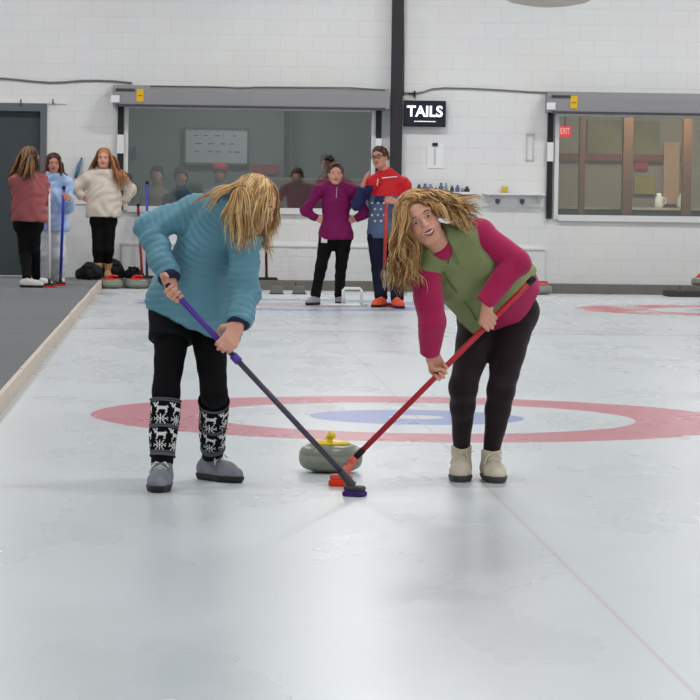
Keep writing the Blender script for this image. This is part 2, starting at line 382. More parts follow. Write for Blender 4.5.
def person(name, label, J, fwd, head, hands, build, top, pants, skinm, brow, h=.005, group=None, smile=False, floor=0.0, thick_brow=False):
    """J: joints in world space (pel, che, neck, shR, shL, elR, elL, hipR...)"""
    root = empty(name, (0, 0, 0)); base = (J['ankR']+J['ankL'])/2; root.location = (base.x, base.y, floor)
    tag(root, label, 'person', group)
    O = Vector(root.location); lo = lambda p: Vector(p)-O
    J = {k: lo(v) for k, v in J.items()}
    fwd = Vector(fwd).normalized(); B = build
    ax = (J['neck']-J['pel']).normalized()
    fl = (fwd-ax*fwd.dot(ax)).normalized()
    hc, hf, hu, hs = lo(head[0]), head[1], head[2], head[3]
    hp = {}
    for s in 'RL':
        W, pr = hand_prims(lo(hands[s]['C']), hands[s].get('a', (1, 0, 0)), hands[s]['d'], hands[s]['n'], hands[s].get('side', 1), hands[s].get('sc', 1), hands[s].get('grip', True))
        J['wr'+s] = W; hp[s] = pr
    allp = list(J.values())+[hc+Vector((0, 0, .16)), lo(hands['R']['C']), lo(hands['L']['C']), Vector((0, 0, 0))]
    L0, H0 = bounds(allp, .22)
    # --- body
    F = Field(L0, H0, h)
    kk = dict(flat=fl, fs=.66)
    waist = J['pel'].lerp(J['che'], .45)
    hm = (J['hipR']+J['hipL'])/2
    hsep = (J['hipR']-J['hipL']).length/2; rh = max(.055, B['hip']-hsep)
    F.cone(J['hipR'], J['hipL'], rh-.01, rh-.01, .03)
    F.cone(J['pel'], waist, B['hip']*.72, B['waist']*.85, .03, **kk); F.cone(waist, J['che'], B['waist']*.85, B['chest']*.86, .03, **kk)
    F.cone(J['che'], J['neck']*.9+J['che']*.1, B['chest']*.86, .06, .03, **kk)
    for s in 'RL':
        F.cone(J['neck'], J['sh'+s], .042, .042, .03)
        F.cone(J['sh'+s], J['el'+s], .043, .034, .02); F.cone(J['el'+s], J['wr'+s], .034, .024, .015)
        F.cone(J['hip'+s], J['kn'+s], B['thigh']*.85, B['knee']*.85, .03)
        mid = J['kn'+s].lerp(J['ank'+s], .3)
        F.cone(J['kn'+s], mid, B['knee']*.85, B['calf']*.85, .02); F.cone(mid, J['ank'+s], B['calf']*.85, .032, .02)
    nk = J['neck']; hb = hc+(-Vector(frame(hf, hu)[1])*.022-Vector(frame(hf, hu)[2])*.05)*hs
    F.cone(nk, hb, .056*hs, .050*hs, .025)
    L, R = head_prims(F, hc, hf, hu, hs, smile)
    for s in 'RL':
        for a, b, ra, rb, k in hp[s]: F.cone(a, b, ra, rb, k)
    v, f = F.mesh(); v = laplace(v, f, 1, .4)
    body = mk('body', v, f, skinm, root, True)
    face_parts(root, body, L, R, hs, thick_brow, smile, brow)
    # --- upper garment
    def garment(nm, m_, t, parent, sleeves=True, sleeve_m=None):
        g = t['m']
        F = Field(L0-.05, H0+.05, h)
        hem = J['pel']-ax*t.get('hem', .1)
        if 'hemp' in t: hem = lo(t['hemp'])
        hd = (J['pel']-hem).normalized() if t.get('hem', .1) > 0 else ax
        r_ = t.get('r', (1, 1, 1, 1))
        hk = dict(flat=fl, fs=t.get('fs', .72))
        F.cone(hem-hd*.03, J['pel'], (B['hip']+g)*r_[0], (B['hip']+g)*r_[1], .03, **hk)
        F.cone(J['pel'], waist, (B['hip']+g)*r_[1], (B['waist']+g)*r_[2], .04, **hk)
        F.cone(waist, J['che'], (B['waist']+g)*r_[2], (B['chest']+g)*r_[3], .04, **hk)
        up = J['che'].lerp(J['neck'], .9)
        F.cone(J['che'], up, (B['chest']+g)*r_[3], .075+g, .04, **hk)
        if t.get('bust'):
            xs = fl.cross(ax)
            for s in (-1, 1): F.ell(J['che']+fl*(B['chest']*.55)+xs*s*.065+ax*.01, (.065+g, .06+g, .065+g), None, .04)
        for s in 'RL': F.cone(J['neck'].lerp(J['sh'+s], .15), J['sh'+s], .052+g, .056+g*(1 if sleeves else .3), .035)
        F.cut(hem, t.get('hemn') or -hd, .5)
        if sleeves:
            for s in 'RL':
                cu_ = J['el'+s].lerp(J['wr'+s], t.get('cuff', .93))
                F.cone(J['sh'+s], J['el'+s], t['arm'][0], t['arm'][1], .03)
                q = (cu_-J['el'+s]).normalized()
                F2 = Field(L0-.05, H0+.05, h); F2.cone(J['el'+s], cu_+q*.02, t['arm'][1], t['arm'][2], 0); F2.cut(cu_, q, .14)
                hh = np.maximum(.015-np.abs(F.D-F2.D), 0)/.015; F.D = np.minimum(F.D, F2.D)-hh*hh*.015*.25
        # neckline
        nd = (hb-nk).normalized()
        F.cone(nk, nk+nd*t.get('col', .045), .058+g*.6, .056+g*.6, .02)
        F.cut(nk+nd*t.get('col', .045), nd, .09)
        if t.get('vneck'):
            c0 = nk+nd*.05+fl*.07
            F.cone(c0, nk-ax*t['vneck']+fl*.10, .050, .008, .01, mode='sub')
            F.cone(nk, nk+nd*.15, .052, .055, .01, mode='sub')
        v, f = F.mesh(); v = laplace(v, f, 2)
        segs = [(hem, J['pel'], B['hip']), (J['pel'], J['che'], B['waist']), (J['che'], J['neck'], B['chest']*.8)]
        if sleeves:
            for s in 'RL': segs += [(J['sh'+s], J['el'+s], .05), (J['el'+s], J['wr'+s], .045)]
        nn = vnormals(v, f); sc_, sid = seg_coord(v, segs)
        if t.get('quilt'):
            per, amp = t['quilt']; ph = np.abs(np.sin(PI*sc_/per)); v = v+nn*((ph**.55-.6)*amp)[:, None]
        wr = t.get('wrinkle', .004)
        q = v@np.array([[31, 7, -12], [5, 23, 17], [-9, 15, 38]]).T
        w = np.sin(q[:, 0]+2*np.sin(q[:, 1]*.7))*np.sin(q[:, 2]*.8+1.5*np.sin(q[:, 0]*.5))
        v = v+nn*(w*wr)[:, None]
        mi = None
        if t.get('mfn'):
            c = v[f].mean(1)+np.array(tuple(O)); mi = t['mfn'](c, sid[f[:, 0]])
        return mk(nm, v, f, m_, parent, True, mi)
    gar = garment(top.get('name', 'jacket'), top['mat'], top, root)
    # --- legs
    F = Field(L0-.05, H0+.02, h); g = pants['m']; t = pants
    wst = J['pel'].lerp(J['che'], t.get('rise', .2))
    F.cone(J['hipR'], J['hipL'], rh+g, rh+g, .04); F.cone(hm, wst, B['hip']*.84+g, B['waist']*.92+g, .04, **kk)
    for s in 'RL':
        kr, cf, an = B['knee']+g, B['calf']+g, t.get('ank', .042)
        if t.get('wide'): kr = cf = t['wide']; an = t['wide']
        F.cone(J['hip'+s], J['kn'+s], B['thigh']+g, kr, .035)
        mid = J['kn'+s].lerp(J['ank'+s], .3)
        dn = (J['ank'+s]-J['kn'+s]).normalized(); an_p = J['ank'+s]-dn*t.get('cut', .0)
        F.cone(J['kn'+s], mid, kr, cf, .02); F.cone(mid, an_p+dn*.03, cf, an, .02)
        F.cut(an_p, dn, .12)
    v, f = F.mesh(); v = laplace(v, f, 2); nn = vnormals(v, f)
    q = v@np.array([[22, 7, -12], [5, 17, 9], [-9, 15, 42]]).T
    v = v+nn*(np.sin(q[:, 0]+2*np.sin(q[:, 1]))*np.sin(q[:, 2])*t.get('wrinkle', .003))[:, None]
    pn = mk(t.get('name', 'trousers'), v, f, t['mat'], root, True)
    for s in 'RL':
        sp = t['shoes']; shoe(root, J['ank'+s], J['toe'+s] if False else sp['dir'][s], 0, sp['upper'], sp['sole'], sp.get('laces'), sp.get('L', .25), sp.get('w', .043), max(h*.8, .003), collar=sp.get('collar', .035), name=sp.get('name', 'shoe'))
    return dict(root=root, body=body, top=gar, pants=pn, J=J, O=O, L=L, R=R, garment=garment, hc=hc, fl=fl, ax=ax, hs=hs)
def bvh_of(o):
    me = o.data; return BVHTree.FromPolygons([v.co for v in me.vertices], [list(p.vertices) for p in me.polygons])
def decal(parent, target, pts2d, ctr, xd, ud, view, m, name, off=.003, bv=None):
    """a small flat print that lies on the surface of target"""
    bv = bv or bvh_of(target); vs = []
    for (a, b) in pts2d:
        p = Vector(ctr)+Vector(xd)*a+Vector(ud)*b-Vector(view)*.5
        hit = bv.ray_cast(p, Vector(view))
        if hit[0] is None: return None
        vs.append(hit[0]-Vector(view)*off)
    return vs
# ---------------------------------------------------------------- the two sweepers
def ank(px, py, z=0.0, h=.10): g = G(px, py, z); return g+Vector((0, 0, h))
H1 = [mat('blond_hair', (204, 166, 112), .5, .4, noise=.25, nscale=60), mat('blond_hair_dark', (164, 122, 78), .5, .4, noise=.25, nscale=60), mat('blond_hair_light', (230, 200, 150), .5, .4, noise=.2, nscale=60)]
H2 = [mat('honey_hair', (190, 146, 94), .5, .4, noise=.3, nscale=60), mat('honey_hair_dark', (134, 96, 62), .5, .4, noise=.3, nscale=60), mat('honey_hair_light', (220, 184, 130), .5, .4, noise=.2, nscale=60)]
M_brow = mat('eyebrow_brown', (110, 78, 52), .8)
M_black = mat('black_leggings', (14, 14, 17), .85, .2, noise=.2, bump=.1)
M_plum = mat('plum_leggings', (34, 20, 26), .75, .25, noise=.3, nscale=12, sheen=.1)
def ring_tube(c0, c1, r0_, r1_, bitmap, nrep, mats, name, parent, O, ridge=None):
    """knitted tube whose stitches carry the bitmap"""
    rows = len(bitmap); W = len(bitmap[0]); n = W*nrep
    c0 = Vector(c0)-O; c1 = Vector(c1)-O; ax = (c1-c0).normalized(); a = ax.cross(Vector((0, 1, 0))).normalized(); b = ax.cross(a)
    vs = []; fs = []; mi = []
    for i in range(rows+1):
        t = i/rows; bul = .004*math.sin(PI*t)
        r = r0_+(r1_-r0_)*t+bul+(.004 if t < .03 or t > .97 else 0)
        for k in range(n):
            an = 2*PI*k/n; rr = r+(.0012 if (k % 2) else 0)+.0025*math.sin(an*3+t*7)
            vs.append(c0.lerp(c1, t)+(a*math.cos(an)+b*math.sin(an))*rr)
    for i in range(rows):
        for k in range(n):
            fs.append((i*n+k, i*n+(k+1) % n, (i+1)*n+(k+1) % n, (i+1)*n+k)); mi.append({'.': 0, '#': 1, '+': 2}[bitmap[i][k % W]])
    base = len(vs)
    for (i, r, s) in ((0, r0_-.012, 1), (rows, r1_-.010, -1)):
        for k in range(n):
            an = 2*PI*k/n; vs.append((c0 if i == 0 else c1)+(a*math.cos(an)+b*math.sin(an))*r+ax*.012*s)
        for k in range(n):
            q = (i*n+k, i*n+(k+1) % n, base+(k+1) % n, base+k); fs.append(q[::-1] if i == 0 else q); mi.append(0)
        base += n
    return mk(name, vs, fs, mats, parent, True, mi)
DEER = ["................", "..........#..#.#", "..........##.##.", "...........###..", "..#.......####..", ".##########.#...", "..#########.....", "..#########.....",
        "..##.....##.....", "..#.......#.....", "..##......##...."]
FLAKE = ["...#...#...#....", "....#..#..#.....", ".....#.#.#......", ".#..##.#.##..#..", "..##..###..##...", ".#..##.#.##..#..", ".....#.#.#......", "....#..#..#.....", "...#...#...#...."]
LINE1 = ["................", "#.#.#.#.#.#.#.#.", "................"]
GREY = ["++++++++++++++++", "+.+.+.+.+.+.+.+.", "++++++++++++++++"]
KNIT = GREY+DEER+LINE1[:1]+FLAKE+GREY+DEER+LINE1[:1]+FLAKE+GREY+["++++++++++++++++"]*2

# woman in blue
YA = 14.0
poleA_t, poleA_b = P(168.5, 286, 13.76), P(349, 480, 13.66)
aA = (poleA_b-poleA_t).normalized()
def on_pole(px, t, b):
    best = None
    for i in range(1001):
        q = t.lerp(b, i/1000); d = q-CP; xx = 350+FPX*d.dot(cr)/d.dot(fw)
        if best is None or abs(xx-px) < best[0]: best = (abs(xx-px), q)
    return best[1]
CAR, CAL = on_pole(175, poleA_t, poleA_b), on_pole(224.5, poleA_t, poleA_b)
JA = dict(pel=P(192, 296, 14.14), che=P(212, 246, 14.03), neck=P(229, 213, 13.86), shR=P(197, 212, 13.98), shL=P(243, 236, 13.84),
          elR=P(149, 227, 13.98), elL=P(245, 292, 13.86), hipR=P(174, 312, 14.12), hipL=P(207, 312, 14.12), knR=P(166, 393, 13.98), knL=P(214, 393, 14.0),
          ankR=ank(161.5, 489, h=.105), ankL=ank(212, 480, h=.10))
headA = (P(255, 205, 13.80), V(.80, -.42, -.42), V(.40, -.05, .90), .98)
BA = dict(hip=.165, waist=.145, chest=.150, thigh=.078, knee=.052, calf=.050)
M_blue = mat('blue_padded_jacket', (98, 146, 164), .5, .35, noise=.06, nscale=9, bump=.25, bscale=45)
M_cuff = mat('navy_cuff', (34, 40, 66), .8)
A = person('person', 'person bending over a purple broom in a sky blue padded jacket and reindeer leg warmers', JA, V(.62, -.78, 0), headA,
  dict(R=dict(C=CAR, a=aA, d=CAR-JA['elR'], n=V(0, -1, 0), side=-1), L=dict(C=CAL, a=aA, d=CAL-JA['elL'], n=V(.3, 1, 0), side=-1)),
  BA, dict(name='jacket', mat=M_blue, m=.020, hem=.15, hemp=P(195, 328, 14.14), hemn=(-.38, 0, -.92), arm=(.066, .066, .050), quilt=(.030, .0045), wrinkle=.007, cuff=.90, fs=.80, col=.06, r=(1.16, 1.06, .98, .94)),
  dict(name='leggings', mat=M_black, m=.004, ank=.045, rise=.1, wrinkle=.002, shoes=dict(dir=dict(R=(-.10, -1), L=(.62, -.78)), upper=mat('grey_shoe_canvas', (128, 132, 142), .8, noise=.6, nscale=13), sole=mat('black_shoe_rubber', (38, 38, 40), .6), laces=mat('white_laces', (215, 215, 210), .8), L=.265, w=.047, collar=.040)),
  SK, M_brow, h=.0048)
O = A['O']; root = A['root']
# skirt-short hem of the leggings on the left thigh, cuffs, leg warmers, zip
J = A['J']
for s in 'RL':
    p0 = J['el'+s].lerp(J['wr'+s], .84); p1 = J['el'+s].lerp(J['wr'+s], .97)
    MB().tube([p0, p0.lerp(p1, .3), p0.lerp(p1, .8), p1], [.046, .050, .046, .040], 20).build('cuff', M_cuff, root, True)
    kn, an = J['kn'+s], J['ank'+s]
    c0 = kn.lerp(an, .10); c1 = kn.lerp(an, .90 if s == 'R' else .84)
    ring_tube(c0+O, c1+O, .063, .050, KNIT, 5, [mat('knit_black', (22, 23, 27), .95, .1), mat('knit_white', (222, 222, 220), .95, .1), mat('knit_grey', (96, 98, 104), .95, .1)], 'leg_warmer', root, O)
F = Field((JA['hipR']-O)-Vector((.25, .3, .3)), (JA['hipL']-O)+Vector((.25, .3, .25)), .006)
F.cone(J['hipR'], J['hipR'].lerp(J['knR'], .45), .102, .098, .02); F.cone(J['hipL'], J['hipL'].lerp(J['knL'], .12), .100, .092, .02); F.cone(J['hipR'], J['hipL'], .108, .108, .02)
dn = (J['knR']-J['hipR']).normalized(); F.cut(J['hipR'].lerp(J['knR'], .36), dn, .16)
v, f = F.mesh(); mk('shorts', laplace(v, f, 2), f, mat('black_shorts', (18, 18, 21), .8, .2), root, True)
scA = dict(coll=[(J['che'], J['neck'], .15, .11), (J['neck'], J['shL'], .10, .095), (J['neck'], J['shR'], .10, .095), (J['shL'], J['elL'], .085, .08)])
def gA(d, side, R, k=0): return Vector(((.10 if d.y < -.35 else -.10)+R.gauss(0, .06), -.03+R.gauss(0, .06), -1))
hair(root, A['hc'], headA[1], headA[2], .98, H1, 1300, lambda d, s, R: R.uniform(.20, .28), .0034, gA, .005, .05, scA['coll'], seed=3, front=-.2, hline=.7, jitter=.07, back=.1)
def gA2(d, side, R, k=0): return Vector((-.6+R.gauss(0, .2), -.3, -.55))
hair(root, A['hc']+Vector((-.01, 0, -.01)), headA[1], headA[2], .98, H1[:2], 140, lambda d, s, R: R.uniform(.14, .22), .0034, gA2, .005, .9, scA['coll'], cap=False, seed=5, jitter=.08, name='hair_wisps', back=.6, front=-.2)

def broom(name, label, t, b, shaft, shaft2, headm, padm, hdir, grip=None, r=.0125, hl=.20, hw=.07, group=None, joint=None, contact_z=0.0, split=.0, padh=.022):
    """t: top of the pole, b: where it enters the swivel; the pad lies on the ice"""
    O = Vector((b.x, b.y, contact_z)); root = empty(name, O); tag(root, label, 'broom', group)
    t = t-O; b = b-O; ax = (b-t).normalized()
    m = MB(); m.tube([t, t.lerp(b, split if split else .999)], r, 14); m.build('pole', shaft, root, True)
    if split: MB().tube([t.lerp(b, split), b], r*.96, 14).build('lower_pole', shaft2, root, True)
    MB().tube([t-ax*.012, t-ax*.004, t+ax*.03], [r*.7, r*1.15, r*1.15], 14).build('end_cap', mat('black_rubber_cap', (25, 25, 27), .6), root, True)
    h = Vector((hdir[0], hdir[1], 0)).normalized(); w = Vector((-h.y, h.x, 0))
    foot = b+ax*.035; foot = Vector((foot.x, foot.y, 0))
    def slab(z0, z1, L, W, mm, nm, e=.35, par=root):
        prof = []; n = 28; vs = []; fs = []
        lay = [(z0, .90), (z0+(z1-z0)*.2, 1.0), (z0+(z1-z0)*.75, 1.0), (z1, .82)]
        for z, k in lay:
            for i in range(n):
                an = 2*PI*i/n; cx, sy = math.cos(an), math.sin(an)
                q = (abs(cx)**e*math.copysign(1, cx), abs(sy)**e*math.copysign(1, sy))
                vs.append(foot+h*(L/2*k*q[0])+w*(W/2*k*q[1])+Vector((0, 0, z)))
        fs = [(j*n+i, j*n+(i+1) % n, (j+1)*n+(i+1) % n, (j+1)*n+i) for j in range(len(lay)-1) for i in range(n)]
        fs += [tuple(range(n))[::-1], tuple(3*n+i for i in range(n))]
        return mk(nm, vs, fs, mm, par, False)
    slab(0, padh, hl, hw, padm, 'pad'); slab(padh, padh+.020, hl*.92, hw*.82, headm, 'head_plate')
    MB().tube([foot+Vector((0, 0, padh+.018)), foot.lerp(b, .5)+Vector((0, 0, .012)), b-ax*.05], [.024, .019, .0165], 14).build('swivel', joint or headm, root, True)
    return root
M_purp = mat('purple_pole_paint', (78, 48, 150), .35, .5); M_purp2 = mat('dark_grey_violet_pole', (62, 54, 74), .35, .5)
brA = broom('curling_broom', 'purple and dark grey curling broom held by the person in the blue jacket', poleA_t, poleA_b, M_purp, M_purp2, mat('dark_head_plastic', (58, 58, 62), .5), mat('violet_pad', (62, 34, 104), .9), (.85, -.5), hl=.090, hw=.075, split=.34, padh=.024)
jt = MB(); O_ = brA.location; ax = aA; q = on_pole(236, poleA_t, poleA_b)-O_
jt.tube([q-ax*.02, q+ax*.02], .018, 14); jt.build('clamp', M_purp, brA, True)

# woman in green vest
poleB_t, poleB_b = P(533, 279, 14.12), P(347, 466, 14.13)
aB = (poleB_b-poleB_t).normalized()
CBL, CBR = on_pole(490, poleB_t, poleB_b), on_pole(441, poleB_t, poleB_b)
JB = dict(pel=P(499, 297, 14.5), che=P(461, 262, 14.30), neck=P(439, 243, 14.13), shR=P(425, 275, 14.16), shL=P(478, 234, 14.22),
          elR=P(432, 322, 14.06), elL=P(517, 262, 14.16), hipR=P(480, 316, 14.55), hipL=P(516, 312, 14.55), knR=P(463, 388, 14.33), knL=P(501, 390, 14.36),
          ankR=ank(461, 479, h=.14), ankL=ank(491, 480, h=.125))
headB = (P(420, 219, 14.02), V(.06, -1, -.05), V(-.50, -.08, .86), 1.0)
BB = dict(hip=.175, waist=.150, chest=.152, thigh=.088, knee=.056, calf=.050)
M_mag = mat('raspberry_jersey', (170, 32, 84), .7, .25, noise=.08, nscale=10, bump=.15, sheen=.15)
Bp = person('person', 'laughing person in a green vest over raspberry sleeves, bending over a red broom', JB, V(-.25, -.95, 0), headB,
  dict(R=dict(C=CBR, a=aB, d=CBR-JB['elR'], n=V(0, -1, 0), side=1), L=dict(C=CBL, a=aB, d=CBL-JB['elL'], n=V(0, 1, 0), side=1)),
  BB, dict(name='jersey', mat=M_mag, m=.006, hem=.05, arm=(.064, .060, .040), wrinkle=.004, cuff=1.12, fs=.74, col=.02, vneck=.0, r=(1.02, 1.0, 1.0, 1.0)),
  dict(name='leggings', mat=M_plum, m=.004, ank=.036, rise=.15, wrinkle=.002, shoes=dict(dir=dict(R=(-.12, -1), L=(.10, -1)), upper=mat('cream_shoe_suede', (206, 196, 178), .85, noise=.1), sole=mat('grey_shoe_rubber', (66, 68, 66), .6), laces=mat('cream_laces', (222, 214, 198), .8), L=.25, w=.046, collar=.040)),
  SK, M_brow, h=.0048, smile=True)
M_green = mat('sage_green_fleece', (130, 142, 98), .8, .25, noise=.08, nscale=10, bump=.2)
J = Bp['J']; O = Bp['O']
vest = Bp['garment']('vest', M_green, dict(m=.022, hem=.03, hemp=P(503, 304, 14.48), hemn=(.70, .05, -.70), wrinkle=.006, fs=.80, col=.052, vneck=.10, r=(1.0, 1.0, 1.03, 1.03), bust=True), Bp['root'], sleeves=False)
# fleece collar wings, zip and pocket seam
bv = bvh_of(vest); ch = J['che']; axb = Bp['ax']
xs = Bp['fl'].cross(axb).normalized()
view = Vector((0, 1, 0))
def on_vest(px, py):
    w = P(px, py, 13.0)-O; d = (w-(CP-O)).normalized(); hit = bv.ray_cast(w, d); return (hit[0]-d*.002) if hit[0] else None
def seam(pxs, r, m, name, bvf=on_vest, par=None):
    pts = [bvf(*p) for p in pxs]; pts = [p for p in pts if p is not None]
    if len(pts) > 1: return MB().tube(pts, r, 6).build(name, m, par or vest, True)
M_zip = mat('zip_dark_green', (84, 100, 62), .6)
seam([(443, 272), (450, 283), (456, 291), (464, 301), (472, 312), (476, 320)], .0035, M_zip, 'zip')
seam([(421, 281), (428, 279), (436, 274)], .003, M_zip, 'pocket_seam'); seam([(449, 250), (449, 258), (448, 264)], .003, M_zip, 'collar_seam')
collB = [(J['che'], J['neck'], .16, .12), (J['neck'], J['shL'], .10, .09), (J['neck'], J['shR'], .10, .09)]
def gB(d, side, R, k=0):
    if d.x < .18: # strands on the viewer's right, thrown up and out
        return Vector((1.0+R.gauss(0, .15), .1+R.gauss(0, .15), R.uniform(-.55, .10)))
    return Vector((.22+R.gauss(0, .08), -.10+R.gauss(0, .08), -1))
hair(Bp['root'], Bp['hc'], headB[1], headB[2], 1.0, H2, 1500, lambda d, s, R: R.uniform(.14, .25) if d.x < .18 else R.uniform(.23, .33), .0034, gB, .015, .18, collB, seed=11, jitter=.10, stiff=.5, front=.45, droop=.5, hline=.32)
M_red = mat('red_pole_paint', (178, 26, 40), .35, .5)
brB = broom('curling_broom', 'red curling broom with an orange pad held by the person in the green vest', poleB_t, poleB_b, M_red, None, mat('coral_head_plastic', (226, 84, 74), .5), mat('orange_red_pad', (240, 62, 30), .9), (1, -.15), hl=.105, hw=.085, joint=mat('coral_joint', (226, 110, 96), .5), padh=.030)
q = poleB_b-brB.location; MB().tube([q-aB*.10, q-aB*.055], .0145, 14).build('grip_band', mat('black_band', (30, 28, 30), .6), brB, True)
MB().tube([q-aB*.05, q-aB*.02], .019, 14).build('clamp', mat('coral_joint', (226, 110, 96), .5), brB, True)
# ---------------------------------------------------------------- people at the far end
CZ = .10   # height of the carpeted walkway above the ice
hd_ = lambda px, py, Y: P(px, py, Y)
Hbr = [mat('brown_hair', (96, 62, 44), .5, .4, noise=.2, nscale=50), mat('brown_hair_dark', (62, 40, 30), .5, .4), mat('brown_hair_light', (128, 86, 58), .5, .4)]
Hau = [mat('auburn_hair', (128, 74, 46), .5, .4, noise=.2, nscale=50), mat('auburn_hair_light', (182, 126, 82), .5, .4), mat('auburn_hair_dark', (92, 52, 36), .5, .4)]
Hmx = [mat('dark_brown_hair', (66, 44, 34), .5, .4), mat('golden_brown_hair', (150, 112, 70), .5, .4), mat('brown_hair', (96, 62, 44))]
Bf = dict(hip=.160, waist=.130, chest=.142, thigh=.080, knee=.055, calf=.050)
M_wshoe = mat('white_trainer', (220, 220, 218), .6); M_dk = mat('dark_sole', (40, 40, 42), .6)
M_fl = mat('purple_fleece', (122, 26, 86), .75, .25, noise=.08, nscale=10)
# C: plum fleece, hands on hips
Y = 36.0; C0 = dict(pel=P(336, 234, Y), che=P(336, 204, Y), neck=P(336, 185, Y), shR=P(320, 190, Y), shL=P(352, 190, Y), elR=P(305, 211, Y+.02), elL=P(366, 213, Y+.02),
   hipR=P(327, 238, Y), hipL=P(344, 238, Y), knR=P(321, 267, Y-.03), knL=P(341, 267, Y-.03), ankR=ank(315, 305, h=.09), ankL=ank(339, 304, h=.09))
Cp = person('person', 'person in a plum fleece and black trousers, hands on hips, by the white hoop', C0, V(0, -1, 0), (P(335.5, 174, Y-.03), V(.02, -1, -.03), V(0, 0, 1), 1.0),
  dict(R=dict(C=P(324, 221, Y-.03), d=V(.6, -.6, -.15), n=V(.5, .8, 0), grip=False, side=1), L=dict(C=P(349, 221, Y-.03), d=V(-.6, -.6, -.15), n=V(-.5, .8, 0), grip=False, side=-1)),
  Bf, dict(name='fleece', mat=M_fl, m=.014, hem=.06, arm=(.060, .056, .040), wrinkle=.006, col=.055, vneck=.02, r=(1.06, 1.06, 1, 1)),
  dict(mat=M_black, m=.008, ank=.055, shoes=dict(dir=dict(R=(-.6, -1), L=(.15, -1)), upper=mat('grey_trainer', (150, 152, 156), .7), sole=M_dk, laces=None, L=.26)), SK, M_brow, h=.009)
hair(Cp['root'], Cp['hc'], V(0, -1, 0), V(0, 0, 1), 1.0, Hbr, 300, lambda d, s, R: R.uniform(.10, .14), .006, (0, .8, -.6), 0, 0, [], seed=4, front=.25, jitter=.05)
bv = bvh_of(Cp['top']); pts = []
for q in ((337, 187), (336.8, 190), (336.5, 194), (336.5, 198)):
    w = P(*q, Y-1)-Cp['O']; d = (w-(CP-Cp['O'])).normalized(); hh = bv.ray_cast(w, d)
    if hh[0] is not None: pts.append(hh[0]-d*.003)
if len(pts) > 1: MB().tube(pts, .006, 6).build('zip', mat('pale_zip', (170, 150, 165), .5), Cp['top'], True)
# badge lies on the thigh of the trousers
bv = bvh_of(Cp['pants']); vs = []
for (px, py) in ((321.5, 237.5), (327.5, 238), (327, 243), (321, 242.5)):
    w = P(px, py, Y-1)-Cp['O']; d = (w-(CP-Cp['O'])).normalized(); hh = bv.ray_cast(w, d); vs.append(hh[0]-d*.012 if hh[0] else w+d*.85)
mk('badge', vs+[v+Vector((0, .008, 0)) for v in vs], [(0, 1, 2, 3), (7, 6, 5, 4), (0, 4, 5, 1), (1, 5, 6, 2), (2, 6, 7, 3), (3, 7, 4, 0)], mat('white_badge', (228, 226, 222), .6), Cp['pants'], False)
# D: man in red and navy
M_team = [mat('navy_blue_jacket', (88, 104, 134), .6, .3, noise=.1, nscale=8), mat('red_yoke', (206, 34, 42), .6, .3), mat('dark_navy_panel', (40, 44, 84), .6, .3)]
Y = 35.9
def mD(c, sid):
    z = c[:, 2]; x = c[:, 0]; zt = P(382, 196, Y).z; ny = c[:, 1]
    mi = np.zeros(len(c), int); mi[z > zt] = 1
    ax_ = P(384, 190, Y).x
    mi[(sid >= 3) & (z <= P(382, 194, Y).z)] = 0
    mi[(z > P(382, 203, Y).z) & (z <= zt) & (x > P(374, 200, Y).x) & (x < P(387, 200, Y).x) & (sid < 3)] = 2
    mi[(sid == 3) | (sid == 4)] = 2
    mi[(z > P(382, 186, Y).z)] = 1
    return mi
D0 = dict(pel=P(385, 231, Y), che=P(386, 199, Y), neck=P(386, 174, Y), shR=P(370, 184, Y), shL=P(404, 184, Y), elR=P(357, 205, Y-.08), elL=P(412, 207, Y-.05),
   hipR=P(377, 238, Y), hipL=P(396, 238, Y), knR=P(379, 270, Y-.02), knL=P(397, 270, Y-.02), ankR=ank(381, 307, h=.09), ankL=ank(397, 308, h=.09))
brD_t, brD_b = P(386.5, 197, 35.62), P(383.5, 299, 35.62)
Dp = person('person', 'bespectacled person in a red and navy jacket with white stars, hand raised to chin', D0, V(-.1, -1, 0), (P(379.5, 158, Y-.05), V(-.45, -.85, .05), V(-.18, 0, 1), 1.03),
  dict(R=dict(C=P(365, 178, Y-.20), d=V(.25, -.1, 1), n=V(.9, .1, .1), grip=False, side=1), L=dict(C=brD_t.lerp(brD_b, .03), a=(brD_b-brD_t), d=V(-1, -.4, .3), n=V(0, 1, 0), side=-1)),
  dict(hip=.168, waist=.155, chest=.170, thigh=.085, knee=.06, calf=.055), dict(name='jacket', mat=M_team, m=.018, hem=.08, arm=(.068, .062, .046), wrinkle=.008, col=.065, mfn=mD, fs=.78, r=(1, 1, 1, 1)),
  dict(mat=mat('navy_trousers', (30, 32, 52), .8, .2, noise=.2), m=.022, ank=.070, shoes=dict(dir=dict(R=(-.5, -1), L=(.2, -1)), upper=mat('orange_shoe', (236, 84, 52), .6), sole=M_dk, laces=None, L=.29, w=.052)), SK2, mat('dark_brow', (60, 42, 34), .8), h=.009, thick_brow=True)
hair(Dp['root'], Dp['hc'], V(-.45, -.85, .05), V(-.18, 0, 1), 1.03, Hbr[:2], 320, .045, .008, (.1, .5, -.6), 0, .3, [], seed=8, front=.2, jitter=.3)
L = Dp['L']; g = MB()
for s in (-1, 1):
    g.tube([L((s*.032+.024*math.cos(a), .094, .004+.018*math.sin(a))) for a in np.linspace(0, 2*PI, 13)], .0035, 5); g.tube([L((s*.056, .092, .01)), L((s*.076, .01, .008))], .003, 5)
g.tube([L((-.01, .096, .008)), L((.01, .096, .008))], .003, 5); g.build('glasses', mat('black_glasses', (25, 25, 28), .4), Dp['root'], True)
bv = bvh_of(Dp['top']); n = 0
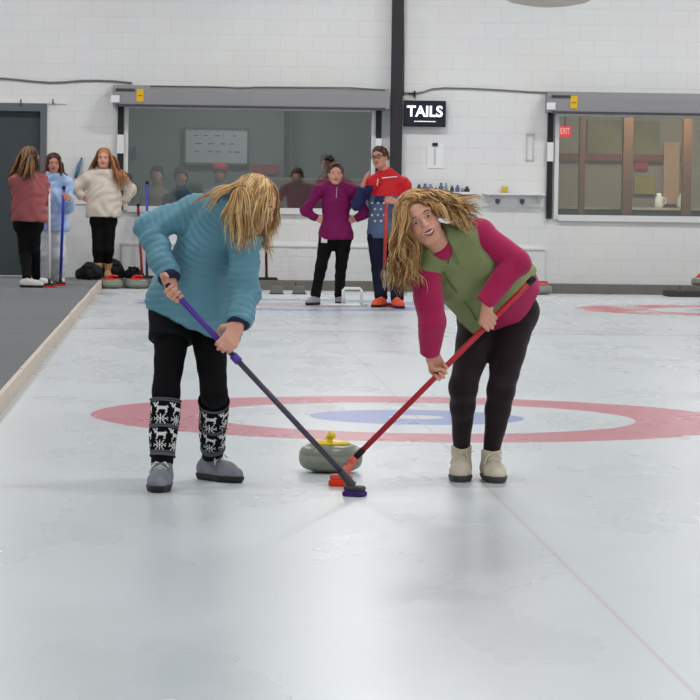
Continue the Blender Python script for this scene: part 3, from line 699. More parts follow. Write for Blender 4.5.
for i, py in enumerate((203, 209, 215, 221)):
    for px in (372, 378, 384) if i % 2 == 0 else (369.5, 375, 381, 386):
        vs = []
        for k in range(10):
            a = PI/2+2*PI*k/10; r = 1.55 if k % 2 == 0 else .8
            w = P(px+r*math.cos(a), py-r*math.sin(a), Y-1)-Dp['O']; d = (w-(CP-Dp['O'])).normalized(); hh = bv.ray_cast(w, d)
            if hh[0] is None: break
            vs.append(hh[0]-d*.008)
        if len(vs) == 10: MB().add(vs, [tuple(range(10))[::-1]]).build('star_print', mat('white_print', (225, 225, 228), .7), Dp['top'])
m = MB()
for (a, b) in (((382, 178), (397, 176.5)), ((377, 186), (378, 179))):
    vs = []
    for q, e in ((a, -.5), (b, -.5), (b, .6), (a, .6)):
        w = P(q[0]+(e if a[0]-b[0] == -1 else 0), q[1]+e, Y-1)-Dp['O']; d = (w-(CP-Dp['O'])).normalized(); hh = bv.ray_cast(w, d)
        if hh[0] is not None: vs.append(hh[0]-d*.010)
    if len(vs) == 4: m.add(vs, [(0, 1, 2, 3)])
if m.v: m.build('chest_print', mat('white_print', (225, 225, 228), .7), Dp['top'])
broom('curling_broom', 'red curling broom standing upright in front of the bespectacled person', brD_t, brD_b, mat('red_orange_pole', (196, 60, 52), .4), mat('steel_pole', (150, 140, 140), .4), M_dk, mat('red_pad', (214, 50, 46), .9), (.9, -.4), r=.018, hl=.22, split=.72)
# E: cream hoodie
Y = 41.3
E0 = dict(pel=P(104, 212, Y), che=P(104, 194, Y), neck=P(104.5, 172, Y), shR=P(88, 180, Y), shL=P(121, 180, Y), elR=P(76, 187.5, Y+.02), elL=P(131, 190, Y+.02),
   hipR=P(98, 220, Y), hipL=P(109, 220, Y), knR=P(98, 250, Y), knL=P(108.5, 250, Y), ankR=ank(97.5, 279, CZ, .19), ankL=ank(107.5, 279, CZ, .19))
M_cream = mat('cream_fleece', (212, 200, 186), .85, .2, noise=.06, nscale=12)
Ep = person('person', 'person in a cream hoodie and black leggings with hands on hips at the walkway end', E0, V(0, -1, 0), (P(103.5, 158.5, Y-.03), V(-.05, -1, 0), V(.04, 0, 1), 1.06),
  dict(R=dict(C=P(90, 200, Y-.03), d=V(.8, -.5, -.2), n=V(.5, .8, 0), grip=False, side=1), L=dict(C=P(118.5, 204, Y-.03), d=V(-.8, -.5, -.2), n=V(-.5, .8, 0), grip=False, side=-1)),
  dict(hip=.165, waist=.160, chest=.165, thigh=.082, knee=.062, calf=.055), dict(name='hoodie', mat=M_cream, m=.04, hem=.05, hemp=P(104, 217, 41.3), arm=(.085, .080, .052), wrinkle=.010, col=.04, fs=.78, r=(1, 1.05, 1.05, 1.0)),
  dict(name='leggings', mat=M_black, m=.008, ank=.05, shoes=dict(dir=dict(R=(-.15, -1), L=(.1, -1)), upper=mat('tan_boot', (176, 136, 100), .8), sole=mat('tan_sole', (120, 88, 62), .8), L=.25, w=.05, name='boot', collar=.055)), SK, M_brow, h=.009, floor=CZ)
hair(Ep['root'], Ep['hc'], V(-.05, -1, 0), V(.04, 0, 1), 1.06, Hau, 400, lambda d, s, R: R.uniform(.42, .55) if d.x < 0 else R.uniform(.18, .26), .006, lambda d, s, R: Vector((.22 if d.x < 0 else -.25, -.25, -1)), .004, 0, [(Ep['J']['neck'], Ep['J']['shL'], .10, .11), (Ep['J']['neck'], Ep['J']['shR'], .10, .11), (Ep['J']['che'], Ep['J']['neck'], .185, .13)], seed=9, jitter=.06)
p1 = Ep['J']['neck']; MB().tube([p1+Vector((-.13, -.02, -.01)), p1+Vector((-.07, .10, .05)), p1+Vector((.07, .10, .05)), p1+Vector((.13, -.02, -.01))], [.04, .06, .06, .04], 12).build('hood', M_cream, Ep['top'], True)
# F: pale blue hoodie
Y = 38.8
F0 = dict(pel=P(52, 224, Y), che=P(53, 197, Y), neck=P(53, 176, Y), shR=P(41, 184, Y), shL=P(66, 184, Y), elR=P(38, 205, Y-.03), elL=P(68, 208, Y-.10),
   hipR=P(46, 228, Y), hipL=P(57, 228, Y), knR=P(43, 254, Y), knL=P(57, 254, Y), ankR=ank(41, 284, CZ, .09), ankL=ank(57, 284, CZ, .09))
M_lb = mat('pale_blue_cotton', (168, 192, 232), .85, .2, noise=.08, nscale=12)
brF_t, brF_b = P(64, 187, 38.40), P(60.5, 277, 38.40)
Fp = person('person', 'dark-haired person in a pale blue hoodie and wide light grey trousers', F0, V(.1, -1, 0), (P(53.5, 163.5, Y-.03), V(.1, -1, -.05), V(0, 0, 1), 1.0),
  dict(R=dict(C=P(46, 219, Y-.22), d=V(.3, -.6, -.7), n=V(.6, .6, 0), grip=False, side=1), L=dict(C=brF_t.lerp(brF_b, .10), a=brF_b-brF_t, d=V(-.5, -.9, .5), n=V(0, 1, 0), side=-1)),
  Bf, dict(name='hoodie', mat=M_lb, m=.035, hem=.08, arm=(.075, .070, .050), wrinkle=.010, col=.045, fs=.8),
  dict(mat=mat('light_grey_cotton', (212, 216, 218), .9, .2, noise=.08, nscale=10), m=.012, wide=.105, cut=-.04, wrinkle=.010, shoes=dict(dir=dict(R=(0, -1), L=(.5, -1)), upper=M_wshoe, sole=M_dk, L=.25)), SK2, M_brow, h=.009, floor=CZ)
hair(Fp['root'], Fp['hc'], V(.1, -1, -.05), V(0, 0, 1), 1.0, Hbr, 340, lambda d, s, R: R.uniform(.22, .30), .006, (0, -.05, -1), .004, 0, [(Fp['J']['neck'], Fp['J']['shL'], .09, .10), (Fp['J']['neck'], Fp['J']['shR'], .09, .10)], seed=10, jitter=.06)
M_bl = mat('cobalt_pole', (40, 50, 170), .4)
broom('curling_broom', 'cobalt blue curling broom beside the person in the pale blue hoodie', brF_t, brF_b, M_bl, M_bl, M_dk, mat('red_pad', (214, 50, 46), .9), (1, .1), r=.017, hl=.13, hw=.10, contact_z=CZ)
# G: pink jacket, back turned
Y = 37.9
G0 = dict(pel=P(29, 218, Y), che=P(29.5, 193, Y), neck=P(29, 173, Y+.0), shR=P(40, 182, Y+.05), shL=P(17, 182, Y-.05), elR=P(44, 200, Y+.14), elL=P(20, 206, Y+.0),
   hipR=P(33, 224, Y), hipL=P(24, 224, Y), knR=P(34, 252, Y), knL=P(25, 252, Y), ankR=ank(36, 286, CZ, .09), ankL=ank(27, 287.5, CZ, .09))
brG_t, brG_b = P(48.8, 184, 38.0), P(49.5, 280, 37.85)
M_pk = mat('dusty_pink_fleece', (168, 96, 98), .85, .2, noise=.1, nscale=12)
Gp = person('person', 'person seen from behind in a dusty pink jacket, black leggings and white trainers', G0, V(.75, .65, 0), (P(31, 158, Y+.03), V(.85, .5, 0), V(0, 0, 1), 1.05),
  dict(R=dict(C=brG_t.lerp(brG_b, .04), a=brG_b-brG_t, d=V(.8, .3, .6), n=V(0, -1, 0), side=-1), L=dict(C=P(27, 218, Y+.18), d=V(.2, .3, -1), n=V(1, 0, 0), grip=False, side=1)),
  dict(hip=.170, waist=.165, chest=.165, thigh=.085, knee=.062, calf=.055), dict(name='jacket', mat=M_pk, m=.035, hem=.04, arm=(.085, .078, .055), wrinkle=.012, col=.05, fs=.85, r=(1, 1, 1.05, 1.0)),
  dict(name='leggings', mat=M_black, m=.010, ank=.048, shoes=dict(dir=dict(R=(.8, .3), L=(.85, -.3)), upper=M_wshoe, sole=M_dk, L=.27, w=.048)), SK, M_brow, h=.009, floor=CZ)
hair(Gp['root'], Gp['hc'], V(.85, .5, 0), V(0, 0, 1), 1.05, Hmx, 400, lambda d, s, R: R.uniform(.26, .36), .0065, lambda d, s, R: Vector((-.25 if d.y < 0 else .05, -.25, -1)), .004, 0, [(Gp['J']['neck'], Gp['J']['shL'], .10, .12), (Gp['J']['neck'], Gp['J']['shR'], .10, .12), (Gp['J']['che'], Gp['J']['neck'], .19, .12)], seed=12, jitter=.08)
broom('curling_broom', 'white-poled curling broom held by the person in the dusty pink jacket', brG_t, brG_b, mat('white_pole', (226, 224, 226), .4), None, M_dk, mat('red_pad', (214, 50, 46), .9), (1, .1), r=.017, hl=.13, hw=.10, contact_z=CZ)
# ---------------------------------------------------------------- the ice hall
YW = 42.0
SX, SX2 = 1.32, 6.08          # centre lines of the two sheets in view
def ice_mat():
    m = bpy.data.materials.new('ice'); m.use_nodes = True; nt = m.node_tree; N = nt.nodes; Lk = nt.links; b = N['Principled BSDF']
    geo = N.new('ShaderNodeNewGeometry'); sep = N.new('ShaderNodeSeparateXYZ'); Lk.new(geo.outputs['Position'], sep.inputs[0])
    def math_(op, a, b_=None, clamp=False):
        n = N.new('ShaderNodeMath'); n.operation = op; n.use_clamp = clamp
        for i, q in enumerate((a, b_)):
            if q is None: continue
            if isinstance(q, (int, float)): n.inputs[i].default_value = q
            else: Lk.new(q, n.inputs[i])
        return n.outputs[0]
    nz = N.new('ShaderNodeTexNoise'); nz.inputs['Scale'].default_value = 5; nz.inputs['Detail'].default_value = 4; Lk.new(geo.outputs['Position'], nz.inputs['Vector'])
    wob = math_('MULTIPLY', math_('SUBTRACT', nz.outputs[0], .5), .03)
    def dist(cx, cy):
        dx = math_('SUBTRACT', sep.outputs[0], cx); dy = math_('SUBTRACT', sep.outputs[1], cy)
        return math_('ADD', math_('SQRT', math_('ADD', math_('MULTIPLY', dx, dx), math_('MULTIPLY', dy, dy))), wob)
    def band(d, lo, hi, soft=.012):
        a = math_('MULTIPLY', math_('SUBTRACT', d, lo), 1/soft, True); c = math_('MULTIPLY', math_('SUBTRACT', hi, d), 1/soft, True); return math_('MULTIPLY', a, c)
    def line(axis, c, w, lo=None, hi=None):
        r = band(sep.outputs[axis], c-w/2, c+w/2, .006)
        return r if lo is None else math_('MULTIPLY', r, band(sep.outputs[1-axis], lo, hi))
    c = lambda q: (*[(x/255)**2.2 for x in q], 1)
    n2 = N.new('ShaderNodeTexNoise'); n2.inputs['Scale'].default_value = 1.3; n2.inputs['Detail'].default_value = 3; n2.inputs['Roughness'].default_value = .5
    mp = N.new('ShaderNodeMapping'); mp.inputs['Scale'].default_value = (1.2, .5, 1); Lk.new(geo.outputs['Position'], mp.inputs[0]); Lk.new(mp.outputs[0], n2.inputs['Vector'])
    n3 = N.new('ShaderNodeTexNoise'); n3.inputs['Scale'].default_value = 90; n3.inputs['Detail'].default_value = 2; Lk.new(geo.outputs['Position'], n3.inputs['Vector'])
    base = N.new('ShaderNodeMix'); base.data_type = 'RGBA'; base.inputs[6].default_value = c(ICE1); base.inputs[7].default_value = c(ICE2)
    Lk.new(math_('MULTIPLY', math_('SUBTRACT', n2.outputs[0], .2), 1.6, True), base.inputs[0])
    cur = base.outputs[2]
    def paint(mask, col, a):
        nonlocal cur
        mx = N.new('ShaderNodeMix'); mx.data_type = 'RGBA'; Lk.new(math_('MULTIPLY', mask, a), mx.inputs[0]); Lk.new(cur, mx.inputs[6]); mx.inputs[7].default_value = c(col); cur = mx.outputs[2]
    RED, BLU = (190, 78, 98), (98, 124, 192)
    d1 = dist(SX, 18.45); paint(band(d1, 1.22, 1.83), RED, .86); paint(band(d1, .15, .61), BLU, .85)
    d2 = dist(SX, 36.0); paint(band(d2, 1.22, 1.83), BLU, .60); paint(band(d2, .15, .61), RED, .35)
    d3 = dist(SX2, 35.7); 
    patch = math_('MULTIPLY', math_('SUBTRACT', n2.outputs[0], .36), 6, True)
    paint(math_('MULTIPLY', band(d3, 1.0, 1.83, .05), patch), (205, 70, 84), .85); paint(band(d3, .2, .61), BLU, .3)
    d4 = dist(SX2, 18.45); paint(band(d4, 1.22, 1.83), BLU, .8); paint(band(d4, .15, .61), RED, .8)
    paint(line(1, 29.4, .10, -1.0, 16), (150, 70, 92), .62)
    paint(line(1, 36.0, .03, -1.0, 16), (120, 110, 150), .35)
    paint(line(0, SX, .022), (170, 120, 124), .28); paint(line(0, SX2, .022), (170, 120, 124), .28)
    paint(line(0, (SX+SX2)/2+.02, .03), (170, 176, 190), .4)
    # fine pebble and skate-blade scuffs
    wv = N.new('ShaderNodeTexNoise'); wv.inputs['Scale'].default_value = 2.0; wv.inputs['Detail'].default_value = 8; wv.inputs['Distortion'].default_value = 3
    Lk.new(geo.outputs['Position'], wv.inputs['Vector'])
    sc = math_('MULTIPLY', band(wv.outputs[0], .492, .508, .006), .025); paint(sc, (244, 248, 250), 1)
    Lk.new(cur, b.inputs['Base Color'])
    r = N.new('ShaderNodeMapRange'); r.inputs['From Min'].default_value = .3; r.inputs['From Max'].default_value = .7; r.inputs['To Min'].default_value = .25; r.inputs['To Max'].default_value = .32
    Lk.new(n2.outputs[0], r.inputs[0]); Lk.new(r.outputs[0], b.inputs['Roughness']); b.inputs['Specular IOR Level'].default_value = ICESPEC
    bp = N.new('ShaderNodeBump'); bp.inputs['Strength'].default_value = .35; bp.inputs['Distance'].default_value = .002; Lk.new(n3.outputs[0], bp.inputs['Height']); Lk.new(bp.outputs[0], b.inputs['Normal'])
    return m
ICE1, ICE2, ICESPEC = (198, 205, 209), (211, 218, 222), .5
def block_mat(name, c1, c2, mort):
    m = bpy.data.materials.new(name); m.use_nodes = True; nt = m.node_tree; N = nt.nodes; Lk = nt.links; b = N['Principled BSDF']
    geo = N.new('ShaderNodeNewGeometry'); sep = N.new('ShaderNodeSeparateXYZ'); cb = N.new('ShaderNodeCombineXYZ'); Lk.new(geo.outputs['Position'], sep.inputs[0])
    ad = N.new('ShaderNodeMath'); ad.operation = 'ADD'; Lk.new(sep.outputs[0], ad.inputs[0]); Lk.new(sep.outputs[1], ad.inputs[1]); Lk.new(ad.outputs[0], cb.inputs[0]); Lk.new(sep.outputs[2], cb.inputs[1])
    br = N.new('ShaderNodeTexBrick'); Lk.new(cb.outputs[0], br.inputs['Vector']); f = lambda q: (*[(x/255)**2.2 for x in q], 1)
    br.inputs['Scale'].default_value = 1; br.inputs['Brick Width'].default_value = .4; br.inputs['Row Height'].default_value = .2; br.inputs['Mortar Size'].default_value = .006; br.inputs['Mortar Smooth'].default_value = .6
    br.inputs['Color1'].default_value = f(c1); br.inputs['Color2'].default_value = f(c2); br.inputs['Mortar'].default_value = f(mort)
    nz = N.new('ShaderNodeTexNoise'); nz.inputs['Scale'].default_value = 1.2; nz.inputs['Detail'].default_value = 6; Lk.new(geo.outputs['Position'], nz.inputs['Vector'])
    mx = N.new('ShaderNodeMix'); mx.data_type = 'RGBA'; mx.blend_type = 'MULTIPLY'; mx.inputs[0].default_value = .12; Lk.new(br.outputs[0], mx.inputs[6]); Lk.new(nz.outputs[1], mx.inputs[7]); Lk.new(mx.outputs[2], b.inputs['Base Color'])
    bp = N.new('ShaderNodeBump'); bp.inputs['Strength'].default_value = .25; bp.inputs['Distance'].default_value = .006; bp.invert = True; Lk.new(br.outputs['Fac'], bp.inputs['Height']); Lk.new(bp.outputs[0], b.inputs['Normal'])
    b.inputs['Roughness'].default_value = .55; return m
M_wall = block_mat('painted_block', (232, 233, 233), (230, 231, 231), (222, 223, 224))
M_white = mat('white_paint', (226, 227, 228), .5); M_wtrim = mat('white_frame', (218, 220, 220), .4)
def W(px, py, Y=YW): return P(px, py, Y)
CEIL = 6.0; XL, XR = -5.2, 15.0
# floor (ice), carpeted walkway, curb
o = MB().b2((-1.0, -6, -.1), (XR, YW, 0)).build('floor', ice_mat()); struct(o)
m = bpy.data.materials.new('grey_carpet'); M_carp = mat('grey_carpet_pile', (128, 130, 132), .95, .1, noise=.22, nscale=3.5, bump=.6, bscale=160, stretch=(.5, 4, 1))
MB().b2((XL, -6, -.1), (-1.03, YW, CZ)).build('carpet', M_carp); struct(bpy.data.objects['carpet'])
M_wood = mat('bleached_board', (206, 194, 180), .7, noise=.12, nscale=6, stretch=(4, .4, 1))
cbm = MB()
y = -6.0
while y < 40.9:
    cbm.b2((-1.03, y+.004, -.02), (-1.0, min(y+3.0, 40.9)-.004, CZ+.006+.003*math.sin(y*3))); y += 3.0
struct(cbm.build('trim_1', M_wood))
# back wall with openings: door, window 1, window 2
dx0, dx1, dz = XL+.9, W(42.5, 200).x, W(20, 107.5).z
dx0 = W(-34, 200).x
w1 = (W(128, 150).x, W(371, 150).x, W(250, 207.5).z, W(250, 110).z)
w2 = (W(558.5, 160).x, W(790, 160).x, W(650, 216).z, W(650, 117.5).z)
T = .25
wb = MB()
def wall_rects(xa, xb, z0, z1, holes):
    xs = sorted({xa, xb}|{h[0] for h in holes}|{h[1] for h in holes}); 
    for a, b_ in zip(xs[:-1], xs[1:]):
        hs = sorted([(h[2], h[3]) for h in holes if h[0] <= a+1e-6 and h[1] >= b_-1e-6]); z = z0
        for (p, q) in hs:
            if p > z+1e-4: wb.b2((a, YW, z), (b_, YW+T, p))
            z = q
        if z < z1: wb.b2((a, YW, z), (b_, YW+T, z1))
wall_rects(XL, XR, -.1, CEIL, [(dx0, dx1, CZ, dz), w1, w2])
struct(wb.build('wall_back', M_wall))
struct(MB().b2((XL-.2, -6, -.1), (XL, YW+T, CEIL)).build('wall_left', M_wall)); struct(MB().b2((XR, -6, -.1), (XR+.2, YW+T, CEIL)).build('wall_right', M_wall))
M_ceil = mat('ceiling_white', (205, 207, 208), .8); struct(MB().b2((XL, -6, CEIL), (XR, YW+T, CEIL+.1)).build('ceiling', M_ceil))
# lower lining strip of the wall and bumper board along the ice
z = W(350, 247.5).z; M_strip = mat('lining_white', (214, 216, 217), .5)
struct(MB().b2((W(122, 240).x, YW-.035, CZ*0), (W(545, 240).x, YW, z)).build('trim_2', M_wall))
struct(MB().b2((W(122, 240).x, YW-.05, z), (W(545, 240).x, YW, z+.025)).build('trim_3', M_white))
struct(MB().b2((W(66, 200).x, YW-.012, W(66, 204).z), (W(121, 200).x, YW, W(66, 204).z+.014)).build('trim_4', M_white))
yb = 40.95; zt = CZ+.02
M_bump = mat('dark_bumper_foam', (108, 103, 98), .8, noise=.2, nscale=4); 
bm_ = MB(); x = -1.0
while x < XR-.3:
    bm_.b2((x+.006, yb, 0), (min(x+2.4, XR-.25)-.006, yb+.12, zt)); x += 2.4
struct(bm_.build('trim_5', M_bump, bevel=0)); 
struct(MB().b2((-1.0, yb+.13, 0), (XR-.05, YW-.04, CZ)).build('trim_6', mat('ledge_grey', (112, 112, 110), .8, noise=.15, nscale=3)))
MB().b2((P(668, 295, 40.3).x, 40.25, 0), (P(668, 295, 40.3).x+1.6, 40.75, .075)).build('kick_board', mat('dark_board', (62, 62, 60), .8), bevel=.01)
tag(bpy.data.objects['kick_board'], 'low dark board lying on the ice at the foot of the bumper, far right', 'board')
# door
M_door = mat('slate_door', (64, 72, 76), .6, noise=.08, nscale=4); M_dfr = mat('grey_door_frame', (98, 104, 110), .5)
d = MB().b2((dx0+.05, YW+.06, CZ+.01), (dx1-.035, YW+.12, dz-.045)).build('door_1', M_door); struct(d)
fr = MB(); fr.b2((dx1-.035, YW-.03, CZ), (dx1+.045, YW+.15, dz+.055)).b2((dx0-.05, YW-.03, CZ), (dx0+.05, YW+.15, dz+.055)).b2((dx0+.05, YW-.03, dz-.045), (dx1-.035, YW+.15, dz+.055)); fr.build('door_frame', M_dfr, d)
MB().tube([(dx0+.22, YW+.05, CZ+1.0), (dx0+.22, YW, CZ+1.0), (dx0+.34, YW, CZ+1.0)], .012).build('handle', mat('steel', (150, 152, 155), .3, metal=.9), d, True)
rl = MB().b2((XL+.3, YW-.02, W(30, 103.5).z), (W(66, 103).x, YW, W(30, 103.5).z+.025)).build('hook_rail', M_white); tag(rl, 'thin white rail with two hooks above the dark door', 'rail')
for px in (21, 53):
    q = W(px, 101.5); MB().tube([(q.x, YW-.015, q.z-.03), (q.x, YW-.06, q.z-.03), (q.x, YW-.065, q.z+.03)], .010).build('hook', mat('grey_metal', (120, 122, 124), .5), rl, True)
# windows
M_guide = mat('black_guide', (34, 34, 38), .6)
def glass():
    m = bpy.data.materials.new('window_glass'); m.use_nodes = True; nt = m.node_tree; nt.nodes.clear(); N = nt.nodes
    o = N.new('ShaderNodeOutputMaterial'); t = N.new('ShaderNodeBsdfTransparent'); g = N.new('ShaderNodeBsdfGlossy'); g.inputs['Roughness'].default_value = .03; t.inputs[0].default_value = (.86, .90, .88, 1)
    mx = N.new('ShaderNodeMixShader'); mx.inputs[0].default_value = .12; nt.links.new(t.outputs[0], mx.inputs[1]); nt.links.new(g.outputs[0], mx.inputs[2]); nt.links.new(mx.outputs[0], o.inputs[0]); return m
M_glass = glass()
def window(n, w, fwid=.055):
    x0, x1, z0, z1 = w
    p = MB().b2((x0, YW+.06, z0), (x1, YW+.075, z1)).build('window_%d' % n, M_glass); struct(p)
    f = MB(); a = fwid
    f.b2((x0-a, YW-.03, z0-a), (x0, YW+.12, z1+a)).b2((x1, YW-.03, z0-a), (x1+a, YW+.12, z1+a)).b2((x0, YW-.03, z1), (x1, YW+.12, z1+a)).b2((x0, YW-.05, z0-a*1.4), (x1, YW+.12, z0))
    f.build('window_frame', M_wtrim, p); return p
window(1, w1); window(2, w2)
M_house = mat('shutter_housing_grey', (140, 140, 143), .45, noise=.05, nscale=3)
def shutter(pxl, pxr, pyt, pyb, pyr, lab, gl, gr, win, pxs):
    x0, x1 = W(pxl, 95).x, W(pxr, 95).x; zt_, zb = W((pxl+pxr)/2, pyt).z, W((pxl+pxr)/2, pyb).z
    root = empty('roller_shutter', ((x0+x1)/2, YW, zb)); tag(root, lab, 'roller shutter', 'roller shutters above the lounge windows')
    c = Vector(root.location)
    m = MB(); dp = .34; vs = []; hh = zt_-zb
    prof = [(0, 0), (-dp, 0), (-dp, hh*.70), (-dp*.80, hh), (0, hh)]
    for x in (x0, x1): vs += [Vector((x, YW+q[0], zb+q[1]))-c for q in prof]
    m.add(vs, [(0, 1, 6, 5), (1, 2, 7, 6), (2, 3, 8, 7), (3, 4, 9, 8), (4, 0, 5, 9), (4, 3, 2, 1, 0), (5, 6, 7, 8, 9)]); m.build('housing', M_house, root)
    MB().b2(Vector((x0+.05, YW-dp-.012, zb-.02))-c, Vector((x1-.05, YW-dp+.03, zb+.012))-c).build('bottom_rail', mat('dark_grey_rail', (70, 70, 74), .5), root)
    for gx in (gl, gr):
        if gx is None: continue
        g0, g1 = W(gx[0], 150).x, W(gx[1], 150).x; zl = win[2]-.05
        g = MB().b2(Vector((g0, YW-.06, zl))-c, Vector((g1, YW, zb))-c).build('guide_rail', M_guide, root)
        za, zc = zb-(zb-zl)*.28, zb-(zb-zl)*.46
        MB().b2(Vector((g0-.005, YW-.075, zc))-c, Vector((g1+.005, YW-.061, za))-c).build('white_plate', M_white, g)
    br = MB().b2(Vector((x0-.02, YW-dp-.02, zb+.03))-c, Vector((x0+.09, YW-dp-.002, zb+.12))-c); br.build('white_sensor', M_white, root)
    MB().tube([Vector((x0+.04, YW-dp-.01, zt_-.06))-c, Vector((x0+.28, YW-dp-.01, zt_-.06))-c], .016).build('bolt_bar', mat('dark_grey_rail', (70, 70, 74)), root)
    q0, q1 = W(pxs[0], 90).x, W(pxs[1], 90).x
    q = MB().b2(Vector((q0, YW-dp-.010, zb+hh*.18))-c, Vector((q1, YW-dp-.001, zb+hh*.80))-c).build('warning_sticker', mat('yellow_sticker', (224, 178, 32), .5), root)
    MB().b2(Vector((q0+.015, YW-dp-.0125, zb+hh*.45))-c, Vector((q1-.015, YW-dp-.0102, zb+hh*.49))-c).build('sticker_bar', mat('sticker_ink', (120, 92, 30), .6), q)
shutter(113, 388, 87.5, 107.5, None, 'long grey roller shutter housing above the left lounge window', (117.5, 123.5), (375.5, 381), w1, (137, 144))
shutter(545.5, 800, 94, 114.5, None, 'grey roller shutter housing above the right lounge window', (547, 552.5), None, w2, (567.5, 574.5))
# steel column
M_col = mat('dark_column', (48, 45, 50), .6, noise=.1); x0, x1 = W(390.3, 100).x, W(401.8, 100).x
cm = MB(); xm = (x0+x1)/2; cm.b2((x0, YW-.16, .0), (x1, YW-.145, CEIL)).b2((x0, YW-.065, 0), (x1, YW-.052, CEIL)).b2((xm-.008, YW-.145, 0), (xm+.008, YW-.065, CEIL)); 
struct(cm.build('trim_7', M_col))
# conduit and wires on the wall
def wire(name, lab, pts, r=.009):
    m = MB(); m.tube(pts, r, 6); o = m.build(name, mat('grey_cable', (118, 114, 110), .6), None, True); tag(o, lab, 'cable', None)
def sagline(pxs, y=YW-.02): return [W(a, b, y) for a, b in pxs]
wire('cable', 'thin dark cable sagging along the wall above the door to the left shutter', sagline([(-20, 78), (5, 78.5), (20, 80), (35, 81.5), (50, 82.6), (65, 82.2), (80, 80.8), (95, 80.5), (112, 81), (132, 83)]), .012)
wire('cable', 'thin cable running right from the dark column to the right shutter', sagline([(403, 93), (415, 93.5), (423, 92), (432, 89), (445, 88), (470, 88.5), (500, 90), (530, 92), (560, 93.2)]), .010)
wire('cable', 'cable hanging straight down the right side of the dark column', sagline([(403.5, 10), (404, 60), (403.5, 96)]), .008)
wire('cable', 'cable laid along the top of the left roller shutter', [P(a, b, YW-.30) for a, b in ((150, 86), (200, 86.5), (225, 87), (240, 88.5), (255, 87), (300, 87.2), (350, 87.6), (385, 90))], .008)
cl = MB().b2(W(413.5, 97)-Vector((0, .05, 0)), W(415.5, 91)).tube([W(408, 93.5, YW-.03), W(415, 93.5, YW-.03)], .01).build('cable_clamp', M_guide); tag(cl, 'small black clamp holding the cable above the TAILS screen', 'clamp')
# TV
p0, p1 = W(403.5, 126.5, YW-.1), W(446, 101, YW-.1)
tv = empty('screen', ((p0.x+p1.x)/2, YW-.1, p0.z)); tag(tv, 'wall-mounted black screen reading TAILS beside the dark column', 'screen')
c = Vector(tv.location); w_, h_ = p1.x-p0.x, p1.z-p0.z
MB().b2((-w_/2, 0, 0), (w_/2, .05, h_)).build('casing', mat('tv_black', (16, 16, 20), .4), tv)
MB().b2((-w_/2+.015, -.006, .02), (w_/2-.015, 0, h_-.015)).build('display', mat('tv_display', (14, 16, 26), .3, emit=(24, 28, 50), estr=.6), tv)
MB().b2((-.08, .05, h_*.3), (.08, .1, h_*.7)).build('bracket', M_guide, tv)
cu_ = bpy.data.curves.new('TAILS', 'FONT'); cu_.body = 'TAILS'; cu_.align_x = 'CENTER'; cu_.size = .19; cu_.extrude = .001; cu_.offset = .0055
to = bpy.data.objects.new('t', cu_); COL.objects.link(to); dg = bpy.context.evaluated_depsgraph_get(); tm = bpy.data.meshes.new_from_object(to.evaluated_get(dg)); bpy.data.objects.remove(to)
M_glow = mat('screen_white', (250, 250, 255), .5, emit=(240, 244, 255), estr=1.1); tm.materials.clear(); tm.materials.append(M_glow)
tt = bpy.data.objects.new('lettering', tm); COL.objects.link(tt); tt.parent = tv; tt.location = (0, -.008, h_*.40); tt.rotation_euler = (PI/2, 0, 0); tt.scale = (.97, 1, 1)
m = MB(); x = -.135
R_ = random.Random(2)
while x < .13:
    l = R_.choice((.012, .016, .02)); m.b2((x, -.008, .062), (x+l, -.0065, .074)); x += l+.006
m.build('small_caption', mat('screen_white', (250, 250, 255)), tv)
# wall bits: dispenser sheet, faint box, shelves
def board(name, lab, cat, a, b, y0, y1, m): return tag(MB().b2(W(*a)*1+Vector((0, -y0, 0)), W(*b)+Vector((0, -y1, 0))).build(name, m), lab, cat)
b_ = board('wall_sheet', 'white sheet pinned to the wall under the TAILS screen', 'sheet', (427, 168), (444, 143.5), .012, .001, mat('paper_white', (232, 233, 234), .6))
q = W(435, 144.5); MB().b2((q.x-.035, YW-.03, q.z-.02), (q.x+.035, YW-.013, q.z+.02)).build('clip', M_guide, b_)
MB().b2((q.x-.012, YW-.018, q.z-.26), (q.x+.012, YW-.013, q.z-.05)).build('printed_column', mat('pale_grey_print', (190, 194, 198), .6), b_)
fr = MB(); A0, B0 = W(526, 160.5), W(534, 134)
for a, b in (((A0.x, A0.z), (A0.x+.012, B0.z)), ((B0.x-.012, A0.z), (B0.x, B0.z)), ((A0.x, A0.z), (B0.x, A0.z+.012)), ((A0.x, B0.z-.012), (B0.x, B0.z))): fr.b2((a[0], YW-.02, a[1]), (b[0], YW, b[1]))
tag(fr.build('wire_holder', mat('pale_metal', (196, 198, 200), .4)), 'slim pale wire holder on the wall left of the right window', 'holder')
